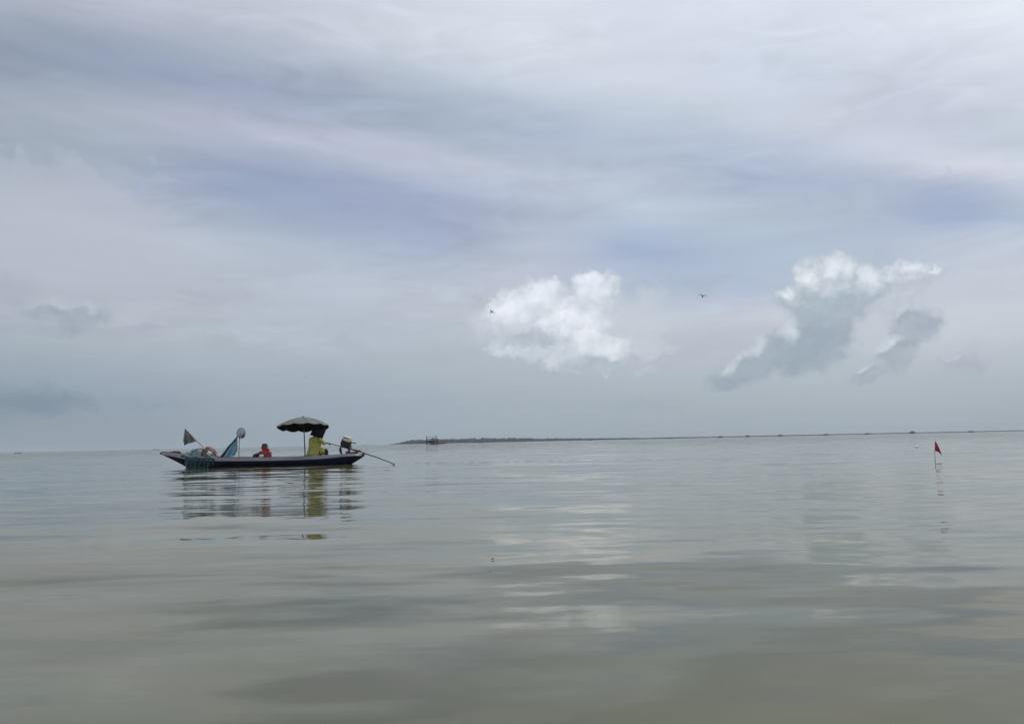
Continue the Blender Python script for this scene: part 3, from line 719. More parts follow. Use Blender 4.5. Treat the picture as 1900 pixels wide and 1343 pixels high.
# ---- umbrella
base = L(566.2, 846, 0)
umb = onboat('parasol', 'wide dark grey parasol with scalloped edge shading the steersman', 'umbrella', base)
top = L(562.6, 775, 0); Rm = .88; rise = .315; NR = 12
tilt = Matrix.Rotation(R(7.0), 3, 'X').inverted() @ Matrix.Rotation(R(-2.4), 3, 'Y')
def can(u, v, dz=0.0):
    a = u * 2 * math.pi; k = u * NR; f = abs((k % 1) - .5) * 2     # 1 on a rib, 0 mid panel
    sag = (1 - f ** 2)
    r = Rm * v * (1 - .045 * sag * v ** 3)
    z = -rise * (.62 * v ** 1.55 + .38 * v ** 2.2) - .034 * sag * v ** 1.5 + (.0 if v < .97 else -.0)
    return top + tilt @ Vector((r * math.cos(a), r * math.sin(a), z + dz + .012))
mb = MB(); mb.grid(can, NR * 8, 18, closed_u=True); mb.build('canopy', M_fab, umb, base=base)
mb = MB(); mb.grid(lambda u, v: can(u, v * .995 + .002, -.008), NR * 8, 14, closed_u=True); mb.build('lining', M_lin, umb, base=base)
def val(u, v):
    k = u * NR; f = abs((k % 1) - .5) * 2; p = Vector(can(u, 1.0)); c = Vector((p.x - top.x, p.y - top.y, 0)).normalized()
    return p + c * .004 - c * .018 * v + Vector((0, 0, -(.018 + .024 * (1 - f ** 2)) * v + .002))
mb = MB(); mb.grid(val, NR * 8, 4, closed_u=True); mb.build('valance', M_lin, umb, base=base, solid=.003)
for k in range(NR):
    mb = MB(); mb.tube([Vector(can(k / NR, t, -.018)) for t in (.03, .25, .5, .75, 1.0)], .005, 5)
    mid = Vector(can(k / NR, .5, -.02)); mb.tube([mid, top + tilt @ Vector((.02 * math.cos(k), .02 * math.sin(k), -.36))], .004, 5)
    mb.build('rib', M_iron, umb, base=base)
M_seam = mat('pale_seam_tape', (.26, .27, .26), (.14, .15, .15), .7, 30)
for k in range(NR):
    mb = MB(); mb.tube([Vector(can(k / NR, t, .004)) for t in (.03, .25, .5, .75, .99)], .005, 5); mb.build('seam', M_seam, umb, base=base)
    mb = MB(); mb.blob(Vector(can(k / NR, .995, .002)), (.014, .014, .012), 1); mb.build('rib_tip', M_white, umb, base=base)
mb = MB(); mb.tube([top + Vector((0, 0, -.02)), top + Vector((0, 0, .015)), top + Vector((0, 0, .02)), top + Vector((0, 0, .05))], [.03, .03, .038, .032], 10); mb.build('finial', M_black, umb, base=base)
mb = MB(); mb.tube([L(566.3, 850, 0), L(565.3, 825, 0), L(564.2, 800, 0), top + Vector((0, 0, .01))], [.021, .02, .018, .014], 10); mb.build('pole', M_pole, umb, base=base)
mb = MB(); mb.tube([L(566.2, 847.5, 0), L(566.1, 844, 0)], [.035, .032], 10); mb.build('pole_socket', M_iron, umb, base=base)

# ---- long-tail engine
base = L(647, 841, 0)
eng = onboat('longtail_engine', 'small dark engine with a white tank and a long propeller shaft trailing astern', 'boat engine', base)
th = math.atan2(837.5 - 826.5, 667 - 628)          # slope of the frame
rotE = Matrix.Rotation(th, 3, 'Y')
mb = MB(); mb.box(L(641.6, 824.8, 0), (.27, .24, .22), rotE, .03)
for k in range(6): mb.box(L(641.3, 824, 0) + rotE @ Vector((.0, -.125, -.06 + k * .028)), (.19, .022, .009), rotE)
mb.box(L(648.5, 825.5, 0), (.08, .18, .16), rotE, .02); mb.build('engine_block', M_iron, eng, base=base)
mb = MB(); c = L(636.2, 821.0, 0); mb.tube([c + rotE @ Vector((-.055, 0, 0)), c + rotE @ Vector((-.045, 0, 0)), c + rotE @ Vector((.0, 0, 0)), c + rotE @ Vector((.02, 0, 0))], [.08, .105, .11, .10], 20); mb.build('starter_drum', M_maroon, eng, base=base)
mb = MB(); c = L(645, 813.9, -.02); mb.box(c, (.27, .26, .15), rotE, .035); mb.build('fuel_tank', M_white, eng, base=base)
mb = MB(); mb.box(L(645, 814.2, 0) + rotE @ Vector((-.03, -.153, .022)), (.17, .006, .026), rotE); mb.build('dark_stripe', M_iron, eng, base=base)
mb = MB(); c = L(644, 809.9, 0); mb.tube([c - Vector((0, 0, .02)), c + Vector((0, 0, .012))], [.035, .033], 12); mb.build('tank_cap', M_white, eng, base=base)
mb = MB(); mb.box(L(650.3, 817.6, -.06), (.06, .09, .05), rotE, .01); mb.build('air_filter', M_white, eng, base=base)
mb = MB(); mb.tube([L(649.5, 820, 0), L(653.5, 821, 0), L(660.8, 822.6, 0)], [.03, .016, .017], 10); mb.build('exhaust_pipe', M_iron, eng, base=base)
mb = MB(); mb.tube([L(634.5, 813.6, -.04), L(637, 815, -.04), L(637.6, 818, -.04)], [.022, .012, .01], 8); mb.build('throttle_knob', M_iron, eng, base=base)
mb = MB(); mb.tube([L(603.5, 821.0, -.05), L(611, 822.6, -.04), L(622, 825.2, -.03), L(633, 828.0, 0)], [.014, .014, .012, .013], 8); mb.build('tiller', M_iron, eng, base=base)
mb = MB()
for yy in (-.07, .07): mb.tube([L(632, 828.2, yy), L(650, 832.6, yy), L(664, 837.0, yy), L(667.5, 836.5, yy)], [.018, .026, .024, .02], 6)
mb.box(L(655, 833.8, 0), (.42, .12, .05), rotE, .01); mb.box(L(667, 836.6, 0), (.05, .12, .07), rotE, .012); mb.tube([L(650.7, 831.5, 0), L(652.4, 827.4, 0), L(650.6, 827.6, 0)], [.012, .012, .008], 6)
mb.build('engine_frame', mat('rusty_frame', (.05, .022, .02), (.025, .02, .022), .5, 16, metallic=.3, bump=.3), eng, base=base)
mb = MB()
for s in (-.05, .05): mb.tube([L(632.2, 829, s), L(632.6, 835, s * 1.4), L(633.6, 842.5, s * 2)], [.018, .024, .03], 7)
mb.tube([L(631.2, 830, -.08), L(630.6, 835.5, -.08), L(632, 840, -.08)], [.02, .024, .02], 7)
mb.build('front_support', M_black, eng, base=base)
mb = MB(); mb.tube([L(647, 832, 0), L(648, 838.5, 0)], [.03, .04], 8); mb.box(L(652, 839.4, 0), (.30, .30, .05), None, .012)
mb.blob(L(644.5, 839.4, -.08), (.07, .07, .05), 2, .5, 3, seed=4); mb.blob(L(660, 839.5, -.05), (.085, .08, .045), 2, .5, 3, seed=9)
mb.build('mount', M_wood, eng, base=base)
mb = MB(); mb.tube([L(661, 835.5, 0), L(680, 842, -.2), L(700, 848.6, -.55), L(732, 860.8, -1.12), L(736, 862.8, -1.2) - Vector((0, 0, .14))], [.022, .018, .016, .015, .014], 10); mb.build('drive_shaft', M_iron, eng, base=base)
mb = MB(); pe = L(736, 862.8, -1.2) - Vector((0, 0, .14))
for k in range(3):
    a = k * 2.094; d1 = Vector((.15, math.cos(a), math.sin(a))).normalized()
    mb.tube([pe, pe + d1 * .05, pe + d1 * .095], [.012, .03, .008], 6, flat=.25)
mb.build('propeller', M_iron, eng, base=base)

# ------------------------------------------------------------------ people
def hand(mb, wrist, direction, palm_n, curl=1.0, side=1):
    d = Vector(direction).normalized(); n = Vector(palm_n).normalized(); s = d.cross(n).normalized() * side
    w = Vector(wrist)
    P = {'w': (w, .026, .02), 'p': (w + d * .05, .034, .017), 'q': (w + d * .082, .036, .015)}
    vs, fs = skin(P, [('w', 'p'), ('p', 'q')], 'w'); mb.add(vs, fs)
    for k, (o_, ln) in enumerate(((-.028, .062), (-.010, .072), (.009, .068), (.027, .054))):
        b0 = w + d * .076 + s * o_; c = .55 * curl
        p1 = b0 + (d * math.cos(c) + n * math.sin(c)) * ln * .42
        p2 = p1 + (d * math.cos(2.1 * c) + n * math.sin(2.1 * c)) * ln * .32
        p3 = p2 + (d * math.cos(3.3 * c) + n * math.sin(3.3 * c)) * ln * .26
        vs, fs = skin({'a': (b0, .010), 'b': (p1, .0095), 'c': (p2, .0085), 'd': (p3, .0075)}, [('a', 'b'), ('b', 'c'), ('c', 'd')], 'a'); mb.add(vs, fs)
    b0 = w + d * .026 - s * .026; p1 = b0 + (d * .6 - s * .5 + n * .5).normalized() * .036; p2 = p1 + (d * .6 + n * .8).normalized() * .028
    vs, fs = skin({'a': (b0, .013), 'b': (p1, .0115), 'c': (p2, .009)}, [('a', 'b'), ('b', 'c')], 'a'); mb.add(vs, fs)

def head_mesh(mb, c, face, s=1.0):
    """head with brow, nose, lips, ears; face = horizontal look direction"""
    f = Vector(face).normalized(); r_ = f.cross(Vector((0, 0, 1))).normalized()
    def P(u, v):
        a = u * 2 * math.pi; ph = (v - .5) * math.pi
        x = math.cos(a) * math.cos(ph); y = math.sin(a) * math.cos(ph); z = math.sin(ph)     # x = forward
        fx = .098 * x; w = .076 * y; h = .122 * z
        if z < -.1: w *= 1 + .28 * z; fx *= 1 + .10 * z
        if x > .3:
            fx += .024 * math.exp(-(y / .17) ** 2 - ((z + .12) / .17) ** 2) + .008 * math.exp(-(y / .35) ** 2 - ((z + .5) / .12) ** 2) + .010 * math.exp(-(y / .3) ** 2 - ((z + .82) / .16) ** 2)
            fx -= .010 * (math.exp(-((y - .38) / .18) ** 2 - ((z - .06) / .12) ** 2) + math.exp(-((y + .38) / .18) ** 2 - ((z - .06) / .12) ** 2))
        return Vector(c) + (f * fx + r_ * w + Vector((0, 0, h))) * s
    mb.grid(P, 40, 26, closed_u=True)
    for sd_ in (-1, 1):
        e = Vector(c) + r_ * .078 * sd_ * s + Vector((0, 0, -.01)); mb.blob(e, (.014, .012, .03), 1, .1)

# steersman in yellow
base = L(584, 845.5, -.05)
man = onboat('person', 'person in a yellow raincoat and black sun hood, seated at the stern steering the boat', 'person', base)
y0 = -.06
pel = L(584, 841.5, y0); che = L(584.5, 822, y0); nek = L(587, 812, y0); hd = L(590.5, 801.5, y0)
shR = L(595.5, 815.5, y0 - .10); shL = L(577, 813.5, y0 + .08)
elR = L(601.5, 822.8, y0 - .16); wrR = L(606.5, 822.2, y0 - .03)
elL = L(577.5, 828, y0 + .22); wrL = L(590, 833, y0 + .30)
hipR = L(590, 842.5, y0 - .08); hipL = L(580, 842.5, y0 + .10)
knR = L(601.5, 833.5, y0 - .02); anR = L(605.0, 845, y0 + .02); toR = L(609.5, 845.8, y0)
knL = L(603.5, 834, y0 + .24); anL = L(606, 845, y0 + .24); toL = L(611, 845.8, y0 + .22)
mb = MB()
P = {'pel': (pel, .13, .12), 'spi': ((pel + che) / 2, .12, .11), 'che': (che, .14, .12), 'nek': (nek, .055), 'hb': (hd - Vector((0, 0, .03)), .06),
     'shR': (shR, .06), 'elR': (elR, .042), 'wrR': (wrR, .028), 'shL': (shL, .06), 'elL': (elL, .042), 'wrL': (wrL, .028),
     'hipR': (hipR, .085), 'knR': (knR, .06), 'anR': (anR, .04), 'hipL': (hipL, .085), 'knL': (knL, .06), 'anL': (anL, .04)}
E = [('pel', 'spi'), ('spi', 'che'), ('che', 'nek'), ('nek', 'hb'), ('che', 'shR'), ('shR', 'elR'), ('elR', 'wrR'), ('che', 'shL'), ('shL', 'elL'), ('elL', 'wrL'),
     ('pel', 'hipR'), ('hipR', 'knR'), ('knR', 'anR'), ('pel', 'hipL'), ('hipL', 'knL'), ('knL', 'anL')]
vs, fs = skin(P, E, 'pel'); mb.add(vs, fs); head_mesh(mb, hd, (.75, .6, 0)); hand(mb, wrL, (.8, .3, -.1), (0, 0, -1), .6, 1)
mb.build('body', M_skin, man, base=base)
mb = MB(); hand(mb, wrR, (.97, .0, -.2), (0, .35, -.9), 1.1, -1)
vs, fs = skin({'a': (L(603.5, 822.3, y0 - .10), .035), 'b': (wrR, .031)}, [('a', 'b')], 'a'); mb.add(vs, fs)
mb.build('glove', M_black, man, base=base)
# raincoat: lofted body with hem over thighs, sleeves
def ring_loft(mb, rings, n=28, wr=.0, seed=0, capt=True):
    def P(u, v):
        t = v * (len(rings) - 1); i = min(int(t), len(rings) - 2); t -= i; t2 = t * t * (3 - 2 * t)
        a, b_ = rings[i], rings[i + 1]
        c = Vector(a[0]) * (1 - t) + Vector(b_[0]) * t; rx = a[1] * (1 - t2) + b_[1] * t2; ry = a[2] * (1 - t2) + b_[2] * t2
        an = u * 2 * math.pi; w = 1 + wr * math.sin(an * 5 + v * 9 + seed) * (1 - v) + wr * .9 * mnoise.noise(Vector((math.cos(an) * 2.5, math.sin(an) * 2.5, v * 6 + seed)))
        return c + Vector((rx * w * math.cos(an), ry * w * math.sin(an), 0))
    mb.grid(P, n, (len(rings) - 1) * 5 + 1, closed_u=True)
mb = MB()
ring_loft(mb, [(L(583.5, 845.2, y0), .255, .21), (L(584.5, 842, y0), .265, .225), (L(584, 836.5, y0), .225, .20), (L(584.3, 829, y0), .205, .175), (L(584.5, 821, y0), .225, .17),
               (L(585.3, 815.5, y0), .225, .16), (L(585.8, 812.0, y0), .175, .13), (L(586.2, 809.5, y0), .10, .10), (L(586.5, 808, y0), .065, .07)], 36, .055, 2)
mb.blob(L(598.5, 837, y0 - .04), (.105, .13, .125), 3, .25, 2.5, seed=5)
for a_, b_, c_ in ((shR, elR, L(604.3, 822.8, y0 - .09)), (shL, elL, wrL - (wrL - elL) * .15)):
    vs, fs = skin({'o': (a_ + (che - a_) * .35, .09), 'a': (a_, .088), 'm': ((a_ + b_) / 2, .078), 'b': (b_, .074), 'c': (c_, .058)}, [('o', 'a'), ('a', 'm'), ('m', 'b'), ('b', 'c')], 'o')
    vs = [v + Vector((mnoise.noise(v * 14) * .016, 0, mnoise.noise(v * 14 + Vector((9, 0, 0))) * .016)) for v in vs]; mb.add(vs, fs)
def folds(mb, amp, fr, seed):
    out = []
    for v in mb.v:
        p = Vector(v); q = Vector((p.x * fr, p.y * fr, p.z * fr * .45)) + Vector((seed, 0, 0))
        n = mnoise.noise_vector(q) * amp + mnoise.noise_vector(q * 2.3) * amp * .5
        out.append((p.x + n.x, p.y + n.y, p.z + n.z * .5))
    mb.v = out
folds(mb, .030, 9, 1.0)
mb.build('raincoat', M_yellow, man, base=base)
mb = MB()
for h_, k_, a_, t_ in ((hipR, knR, anR, toR), (hipL, knL, anL, toL)):
    vs, fs = skin({'h': (h_, .10), 'k': (k_ + Vector((.035, 0, 0)), .078), 's': ((k_ + a_) / 2 + Vector((.03, 0, 0)), .068), 'a': (a_, .055), 't': (t_, .042)}, [('h', 'k'), ('k', 's'), ('s', 'a'), ('a', 't')], 'h'); mb.add(vs, fs)
mb.build('trousers', M_denim, man, base=base)
mb = MB()
def RB(u, v):
    rings = [((575.0, 598.6, 807.0, 813.0), .16), ((577.0, 600.4, 803.0, 808.0), .19), ((578.2, 603.0, 800, 802.5), .20), ((579.6, 605.0, 797.0, 797.0), .19), ((581, 605.6, 795.0, 794.8), .17), ((584, 603, 793.6, 793.4), .12), ((590, 598, 793.2, 793.0), .03)]
    t = v * (len(rings) - 1); i = min(int(t), len(rings) - 2); t -= i
    a, b_ = rings[i], rings[i + 1]; q = [a[0][k] * (1 - t) + b_[0][k] * t for k in range(4)]; d = a[1] * (1 - t) + b_[1] * t
    an = u * 2 * math.pi; c = (math.cos(an) + 1) / 2
    px = q[0] + (q[1] - q[0]) * c; py = q[2] + (q[3] - q[2]) * c
    return L(px, py, y0 + d * math.sin(an) + .012 * math.sin(an * 7) * (1 - v))
mb.grid(RB, 40, 34, closed_u=True); mb.build('hood', M_black, man, base=base, solid=.004)

# passenger in red
base = L(494, 853, 0)
man2 = onboat('person', 'person in a dark red jacket, red face scarf and dark hat, sitting low amidships', 'person', base)
y0 = 0.0
pel = L(495.5, 855, y0); che = L(494.5, 842, y0); nek = L(492.8, 835.8, y0); hd = L(491.8, 829.6, y0)
shA = L(487.0, 838.5, y0 - .10); shB = L(499.5, 838, y0 + .10)
elA = L(481.0, 840.8, y0 - .16); wrA = L(477.0, 843.2, y0 - .12)
elB = L(501, 847, y0 + .05); wrB = L(492, 850, y0 - .12)
hipA = L(491.5, 857, y0 - .1); knA = L(475.5, 845.5, y0 - .12); anA = L(470, 858, y0 - .10); toA = L(465, 860, y0 - .1)
hipB = L(494, 857, y0 + .1); knB = L(478.5, 846, y0 + .16); anB = L(472, 858, y0 + .14); toB = L(467, 860, y0 + .14)
mb = MB()
P = {'pel': (pel, .12, .12), 'spi': ((pel + che) / 2, .11, .11), 'che': (che, .13, .12), 'nek': (nek, .052), 'hb': (hd - Vector((0, 0, .03)), .055),
     'shR': (shA, .055), 'elR': (elA, .04), 'wrR': (wrA, .028), 'shL': (shB, .055), 'elL': (elB, .04), 'wrL': (wrB, .028),
     'hipR': (hipA, .08), 'knR': (knA, .058), 'anR': (anA, .04), 'hipL': (hipB, .08), 'knL': (knB, .058), 'anL': (anB, .04)}
vs, fs = skin(P, E, 'pel'); mb.add(vs, fs); head_mesh(mb, hd, (.85, -.5, 0), .9)
hand(mb, wrA, (-.75, 0, -.55), (-.3, 0, -.9), .8, 1); hand(mb, wrB, (-.8, -.2, -.3), (0, 0, -1), .8, -1)
mb.build('body', M_skin, man2, base=base)
mb = MB()
ring_loft(mb, [(L(495, 857, y0), .19, .17), (L(495.3, 852, y0), .185, .17), (L(494.8, 846, y0), .165, .16), (L(494.6, 841.5, y0), .165, .15), (L(494.3, 838.6, y0), .16, .135), (L(493.6, 836.2, y0), .105, .10), (L(493.2, 834.6, y0), .075, .08)], 34, .07, 5)
for a_, b_, c_ in ((shA, elA, wrA), (shB, elB, wrB)):
    vs, fs = skin({'o': (a_ + (che - a_) * .35, .082), 'a': (a_, .08), 'm': ((a_ + b_) / 2, .07), 'b': (b_, .066), 'c': (c_, .05)}, [('o', 'a'), ('a', 'm'), ('m', 'b'), ('b', 'c')], 'o')
    vs = [v + Vector((mnoise.noise(v * 14) * .014, 0, mnoise.noise(v * 14 + Vector((9, 0, 0))) * .014)) for v in vs]; mb.add(vs, fs)
folds(mb, .026, 10, 4.0)
mb.build('jacket', M_red, man2, base=base)
mb = MB()
for h_, k_, a_, t_ in ((hipA, knA, anA, toA), (hipB, knB, anB, toB)):
    mb.tube([h_, (h_ + k_) / 2 + Vector((0, 0, .05)), k_ + Vector((.03, 0, .005)), k_ + Vector((-.02, 0, -.01)), (k_ + a_) / 2 + Vector((-.03, 0, 0)), a_, t_], [.10, .105, .10, .098, .08, .06, .045], 14)
mb.build('trousers', M_denim, man2, base=base)
mb = MB(); mb.blob(L(492.6, 832.2, y0 - .015), (.088, .09, .066), 3, .12, 3, seed=3); mb.blob(L(497.5, 834.6, y0 - .03), (.055, .06, .045), 2, .3, 3, seed=7)
ring_loft(mb, [(L(493.3, 837.4, y0), .11, .11), (L(493, 835, y0), .092, .098), (L(492.4, 832, y0), .078, .085)], 24, .07, 1); mb.build('scarf', M_scarf, man2, base=base)
mb = MB()
ring_loft(mb, [(L(491.4, 828.0, y0), .105, .11), (L(491.2, 826.6, y0), .092, .096), (L(491.0, 824.2, y0), .088, .09), (L(491.0, 823.0, y0), .07, .072), (L(491.0, 822.5, y0), .012, .012)], 26, .05, 3)
ring_loft(mb, [(L(492.3, 828.7, y0), .135, .13), (L(491.7, 827.6, y0), .104, .104), (L(491.4, 826.9, y0), .09, .09)], 26, .05, 4)
mb.tube([L(487.6, 827.5, y0 + .02), L(487.4, 831, y0 + .02), L(488, 834.6, y0 + .02)], [.05, .05, .03], 8)
mb.build('hat', mat('slate_hat_cloth', (.018, .022, .034), (.04, .045, .06), .8, 14, bump=.3), man2, base=base)
base = L(485, 847, -.45)
o = onboat('white_bag', 'knotted white plastic bag tucked at the gunwale before the passenger in red', 'bag', base)
mb = MB(); mb.blob(L(485.0, 845.9, -.42), (.08, .06, .055), 3, .45, 3, seed=6); mb.tube([L(483, 844.4, -.42), L(482.6, 843.3, -.42)], [.018, .008], 6); mb.build('bag_body', mat('white_plastic', (.78, .77, .72), (.6, .58, .5), .4, 18, bump=.4, trans=.2), o, base=base)

# ------------------------------------------------------------------ marker flag and floats
def wat(px, dip): 
    d = ray(px, hor(px) + dip); t = -CAMP.z / d.z; return CAMP + d * t
p0 = wat(1735.2, 53.0); Y0 = p0.y
mk = thing('marker_flag', 'small red flag on a thin stick standing in the water at the right', 'flag', p0)
def A(px, py, dy=0.0): return at(px, py, Y0 + dy)
mb = MB(); mb.tube([Vector(p0) + Vector((.0, 0, -.35)), Vector(p0), A(1734.4, 840), A(1735.0, 815.6)], [.007, .007, .006, .004], 7); mb.build('stick', M_bamboo, mk, base=p0)
def PFl(u, v):
    topx = 1735.2 + 9.6 * u ** 1.0 + 2.6 * u ** 3; topy = 818.5 + 19 * u ** 1.35 + 6 * u ** 4
    botx = 1735.2 + 8.6 * u + 3.4 * u ** 3; boty = 836.5 + 2.0 * u + 6.6 * u ** 4
    return A(topx * (1 - v) + botx * v, topy * (1 - v) + boty * v, .025 * math.sin(u * 8 + v) * u + .01 * math.sin(v * 9))
mb = MB(); mb.grid(PFl, 22, 14); mb.build('cloth', mat('red_flag_cloth', (.50, .035, .06), (.32, .025, .045), .7, 20, trans=.25), mk, base=p0, solid=.001)
p0 = wat(1701, 26.6)
o = thing('white_float', 'tiny white float riding on the water left of the red flag', 'float', p0)
mb = MB(); mb.blob(Vector(p0) + Vector((0, 0, .015)), (.07, .06, .055), 2, .03); mb.tube([Vector(p0) + Vector((.03, 0, .02)), Vector(p0) + Vector((.06, 0, .035))], .008, 6); mb.build('float_body', M_white, o, base=p0)
for px, dip, lab, sz in ((914, 217, 'dark leaf scrap floating on calm water, the larger and farther one', .008), (909, 241, 'dark leaf scrap floating on calm water, the smaller and nearer one', .006)):
    p0 = wat(px, dip); mb = MB(); mb.blob((0, 0, .002), (sz, sz * .6, .003), 2, .5, 2, seed=px % 7); o = mb.build('floating_leaf', M_wood); o.location = p0
    tag(o, lab, 'leaf', 'scraps floating in the foreground')

# ------------------------------------------------------------------ birds
M_bird = mat('dark_feathers', (.03, .032, .038), (.05, .05, .055), .8, 30)
def bird(px, py, D, span, rz, roll, flap, sweep, lab):
    p = at(px, py, D); o = thing('bird', lab, 'bird', p, rz, 'birds in flight over the water'); o.rotation_euler = (R(-32), roll, rz)
    s = span
    mb = MB(); mb.tube([(0, -.20 * s, 0), (0, -.14 * s, .01 * s), (0, -.02 * s, 0), (0, .12 * s, .005 * s), (0, .2 * s, .02 * s), (0, .24 * s, .018 * s), (0, .275 * s, .012 * s)], [.008 * s, .03 * s, .05 * s, .04 * s, .026 * s, .022 * s, .004 * s], 10)
    mb.add([(-.02 * s, -.16 * s, .01 * s), (.02 * s, -.16 * s, .01 * s), (.05 * s, -.30 * s, .012 * s), (0, -.27 * s, .01 * s), (-.05 * s, -.30 * s, .012 * s)], [(0, 1, 2, 3, 4)])
    mb.build('body', M_bird, o)
    for sd_ in (-1, 1):
        def P(u, v, sd_=sd_):
            x = sd_ * .5 * s * u; ch = .10 * s * (1 - u ** 2.2) + .008 * s
            z = flap * s * (math.sin(min(u, .45) / .45 * 1.4) * .16 - max(0, u - .45) * .42)
            y = .06 * s - sweep * s * u ** 2 * .35 - ch * v
            return (x, y, z + .006 * s * math.sin(v * 3.1))
        mb = MB(); mb.grid(P, 14, 5); mb.build('wing', M_bird, o, solid=.006 * s)
bird(912, 579, 120, 1.25, R(60), R(20), .9, .7, 'dark bird banking over the left edge of the middle cloud')
bird(1303.5, 550.5, 110, 1.25, R(-12), R(10), 1.6, .5, 'dark bird gliding with arched wings between the two bright clouds')
bird(568, 700, 190, 1.0, R(50), R(-30), .7, .6, 'tiny pale grey bird far off, high above the parasol')

# ------------------------------------------------------------------ far shore
M_mang = mat('mangrove_foliage', (0.020, 0.030, 0.018), (0.04, 0.055, 0.03), .9, .15, spec=.1)
M_mud = mat('mud_bank', (0.05, 0.048, 0.04), (0.035, 0.034, 0.03), .9, .1, spec=.1)
def shoreD(px): return 1750 + (2750 - 1750) * max(0, (px - 735) / 1200)
HT = [(726, .6), (735, 1.4), (745, 2.6), (755, 4.6), (775, 5.8), (800, 6.2), (850, 6.0), (900, 5.9), (950, 5.3), (1000, 4.0), (1050, 3.4), (1100, 2.6), (1150, 2.2), (1250, 1.9), (1300, 1.6), (1930, 1.5), (2300, 1.5)]
def ht(px): return float(np.interp(px, [a for a, _ in HT], [b_ for _, b_ in HT]))
mb = MB(); px = 726.0
ico = None
bm = bmesh.new(); bmesh.ops.create_icosphere(bm, subdivisions=1, radius=1); IV = [v.co.copy() for v in bm.verts]; IF = [[v.index for v in f.verts] for f in bm.faces]; bm.free()
while px < 2250:
    D = shoreD(px) + random.uniform(-25, 45); hpx = ht(px) * random.uniform(.85, 1.25)
    if random.random() < .05 and px < 1180: hpx *= 1.28
    hm = hpx * D / F; w = random.uniform(2.2, 5.5) * (.7 if px > 1150 else 1)
    c = at(px, hor(px), D); c.z = 0
    for j in range(2 if hpx > 3 else 1):
        cz = hm * (.72 - .4 * j) ; rx, rz = w * random.uniform(.8, 1.3), hm * .34
        k = [random.uniform(.75, 1.25) for _ in IV]
        mb.add([(c.x + v.x * rx * q + random.uniform(-1, 1), c.y + v.y * w * q, cz + v.z * rz * q) for v, q in zip(IV, k)], IF)
    if hpx > 3: mb.tube([(c.x, c.y, -.2), (c.x + random.uniform(-.5, .5), c.y, hm * .6)], [.5, .25], 4)
    else: mb.tube([(c.x, c.y, -.2), (c.x, c.y, hm * .6)], [w * .5, w * .3], 5)
    px += random.uniform(.35, .9) * (1.0 if px < 1100 else 1.6)
for k in range(150):
    px = random.choice([random.uniform(875, 1180), random.uniform(745, 1180)]); D = shoreD(px) + random.uniform(-10, 30); hm = (ht(px) * random.uniform(1.1, 1.35) + random.uniform(.2, 1.0)) * D / F
    c = at(px, hor(px), D); w = random.uniform(.8, 1.8)
    mb.tube([(c.x, c.y, 0), (c.x, c.y, hm * .9)], [.4, .2], 4); mb.add([(c.x + v.x * w, c.y + v.y * w, hm * .88 + v.z * hm * .13) for v in IV], IF)
o = mb.build('mangrove_forest', M_mang, smooth=False); tag(o, 'low mangrove forest along the far shore, dwindling to a line at the right', 'forest', None, 'stuff')
mb = MB(); top_ = []; n = 60
for k in range(n):
    px = 722 + (2250 - 722) * k / (n - 1); D = shoreD(px) - 30; hh = .25 + .95 * min(1, max(0, (px - 722) / 60)) * (1 if px < 1050 else 1.5)
    a = at(px, hor(px), D); b2 = at(px, hor(px), D + 260); top_.append(((a.x, a.y, -.3), (a.x, a.y, hh), (b2.x, b2.y, hh + .3), (b2.x, b2.y, -.3)))
mb.grid(lambda u, v: top_[int(round(v * (n - 1)))][int(round(u * 3))], 4, n); o = mb.build('shore', M_mud, smooth=False); tag(o, kind='structure')

# stilt platform
M_stilt = mat('weathered_stilt_wood', (.05, .038, .034), (.028, .022, .022), .85, 2, bump=.2)
p0 = wat(800, 2.55); Yp = p0.y
pf = thing('stilt_platform', 'open wooden fishing platform on stilts in front of the mangroves', 'platform', p0)
def Q(px, py, dy=0): return at(px, py, Yp + dy)
def bar(name, pts, r, m=M_stilt): mb = MB(); mb.tube(pts, r, 6); return mb.build(name, m, pf, base=p0)
for px, ytop, dy in ((791.4, 808.6, 0), (812.2, 815.6, 0), (793.4, 815, 4.5), (810.4, 813, 4.5), (800, 817, -.5), (806, 817, 4)):
    b_ = wat(px, 2.55); bar('post', [Vector((Q(px, 820, dy).x, Yp + dy, -1)), Q(px, ytop, dy)], .16 if px in (791.4, 812.2) else .11)
bar('mast', [Q(811.4, 817), Q(808.2 - .5, 809.5), Q(808.8, 806.8)], [.16, .12, .07])
for ya, yb_, rr_ in ((810.2, 809.9, .09), (814.3, 814.2, .13), (817.4, 817.2, .12), (822.2, 821.8, .12)):
    for dy in (0, 4.5): bar('rail', [Q(790.5, ya, dy), Q(812.8, yb_, dy)], rr_)
for xx in (791.4, 812.0): bar('brace', [Q(xx, 817.3, 0), Q(xx, 817.3, 4.5)], .12)
mb = MB(); c = Q(801.8, 817.9, 2.2); mb.box(c, (5.6, 4.4, .22), Matrix.Rotation(0.02, 3, 'Y')); mb.build('deck', M_stilt, pf, base=p0, smooth=False)
mb = MB()
for xx, w_ in ((799.0, .8), (803.0, .7)): mb.blob(Q(xx, 820.3, 1), (w_, .6, .5), 2, .3, 2, seed=xx)
mb.build('hanging_net', M_black, pf, base=p0)
mb = MB(); mb.blob(Q(803.5, 824.2, -.6), (2.0, 1.0, .28), 2, .4, 2, seed=2); mb.build('debris_raft', M_stilt, pf, base=p0)
bar('brace', [Q(791.6, 823.8, 0), Q(812, 817.6, 0)], .08); bar('brace', [Q(812, 823.8, 0), Q(792, 817.6, 0)], .08)
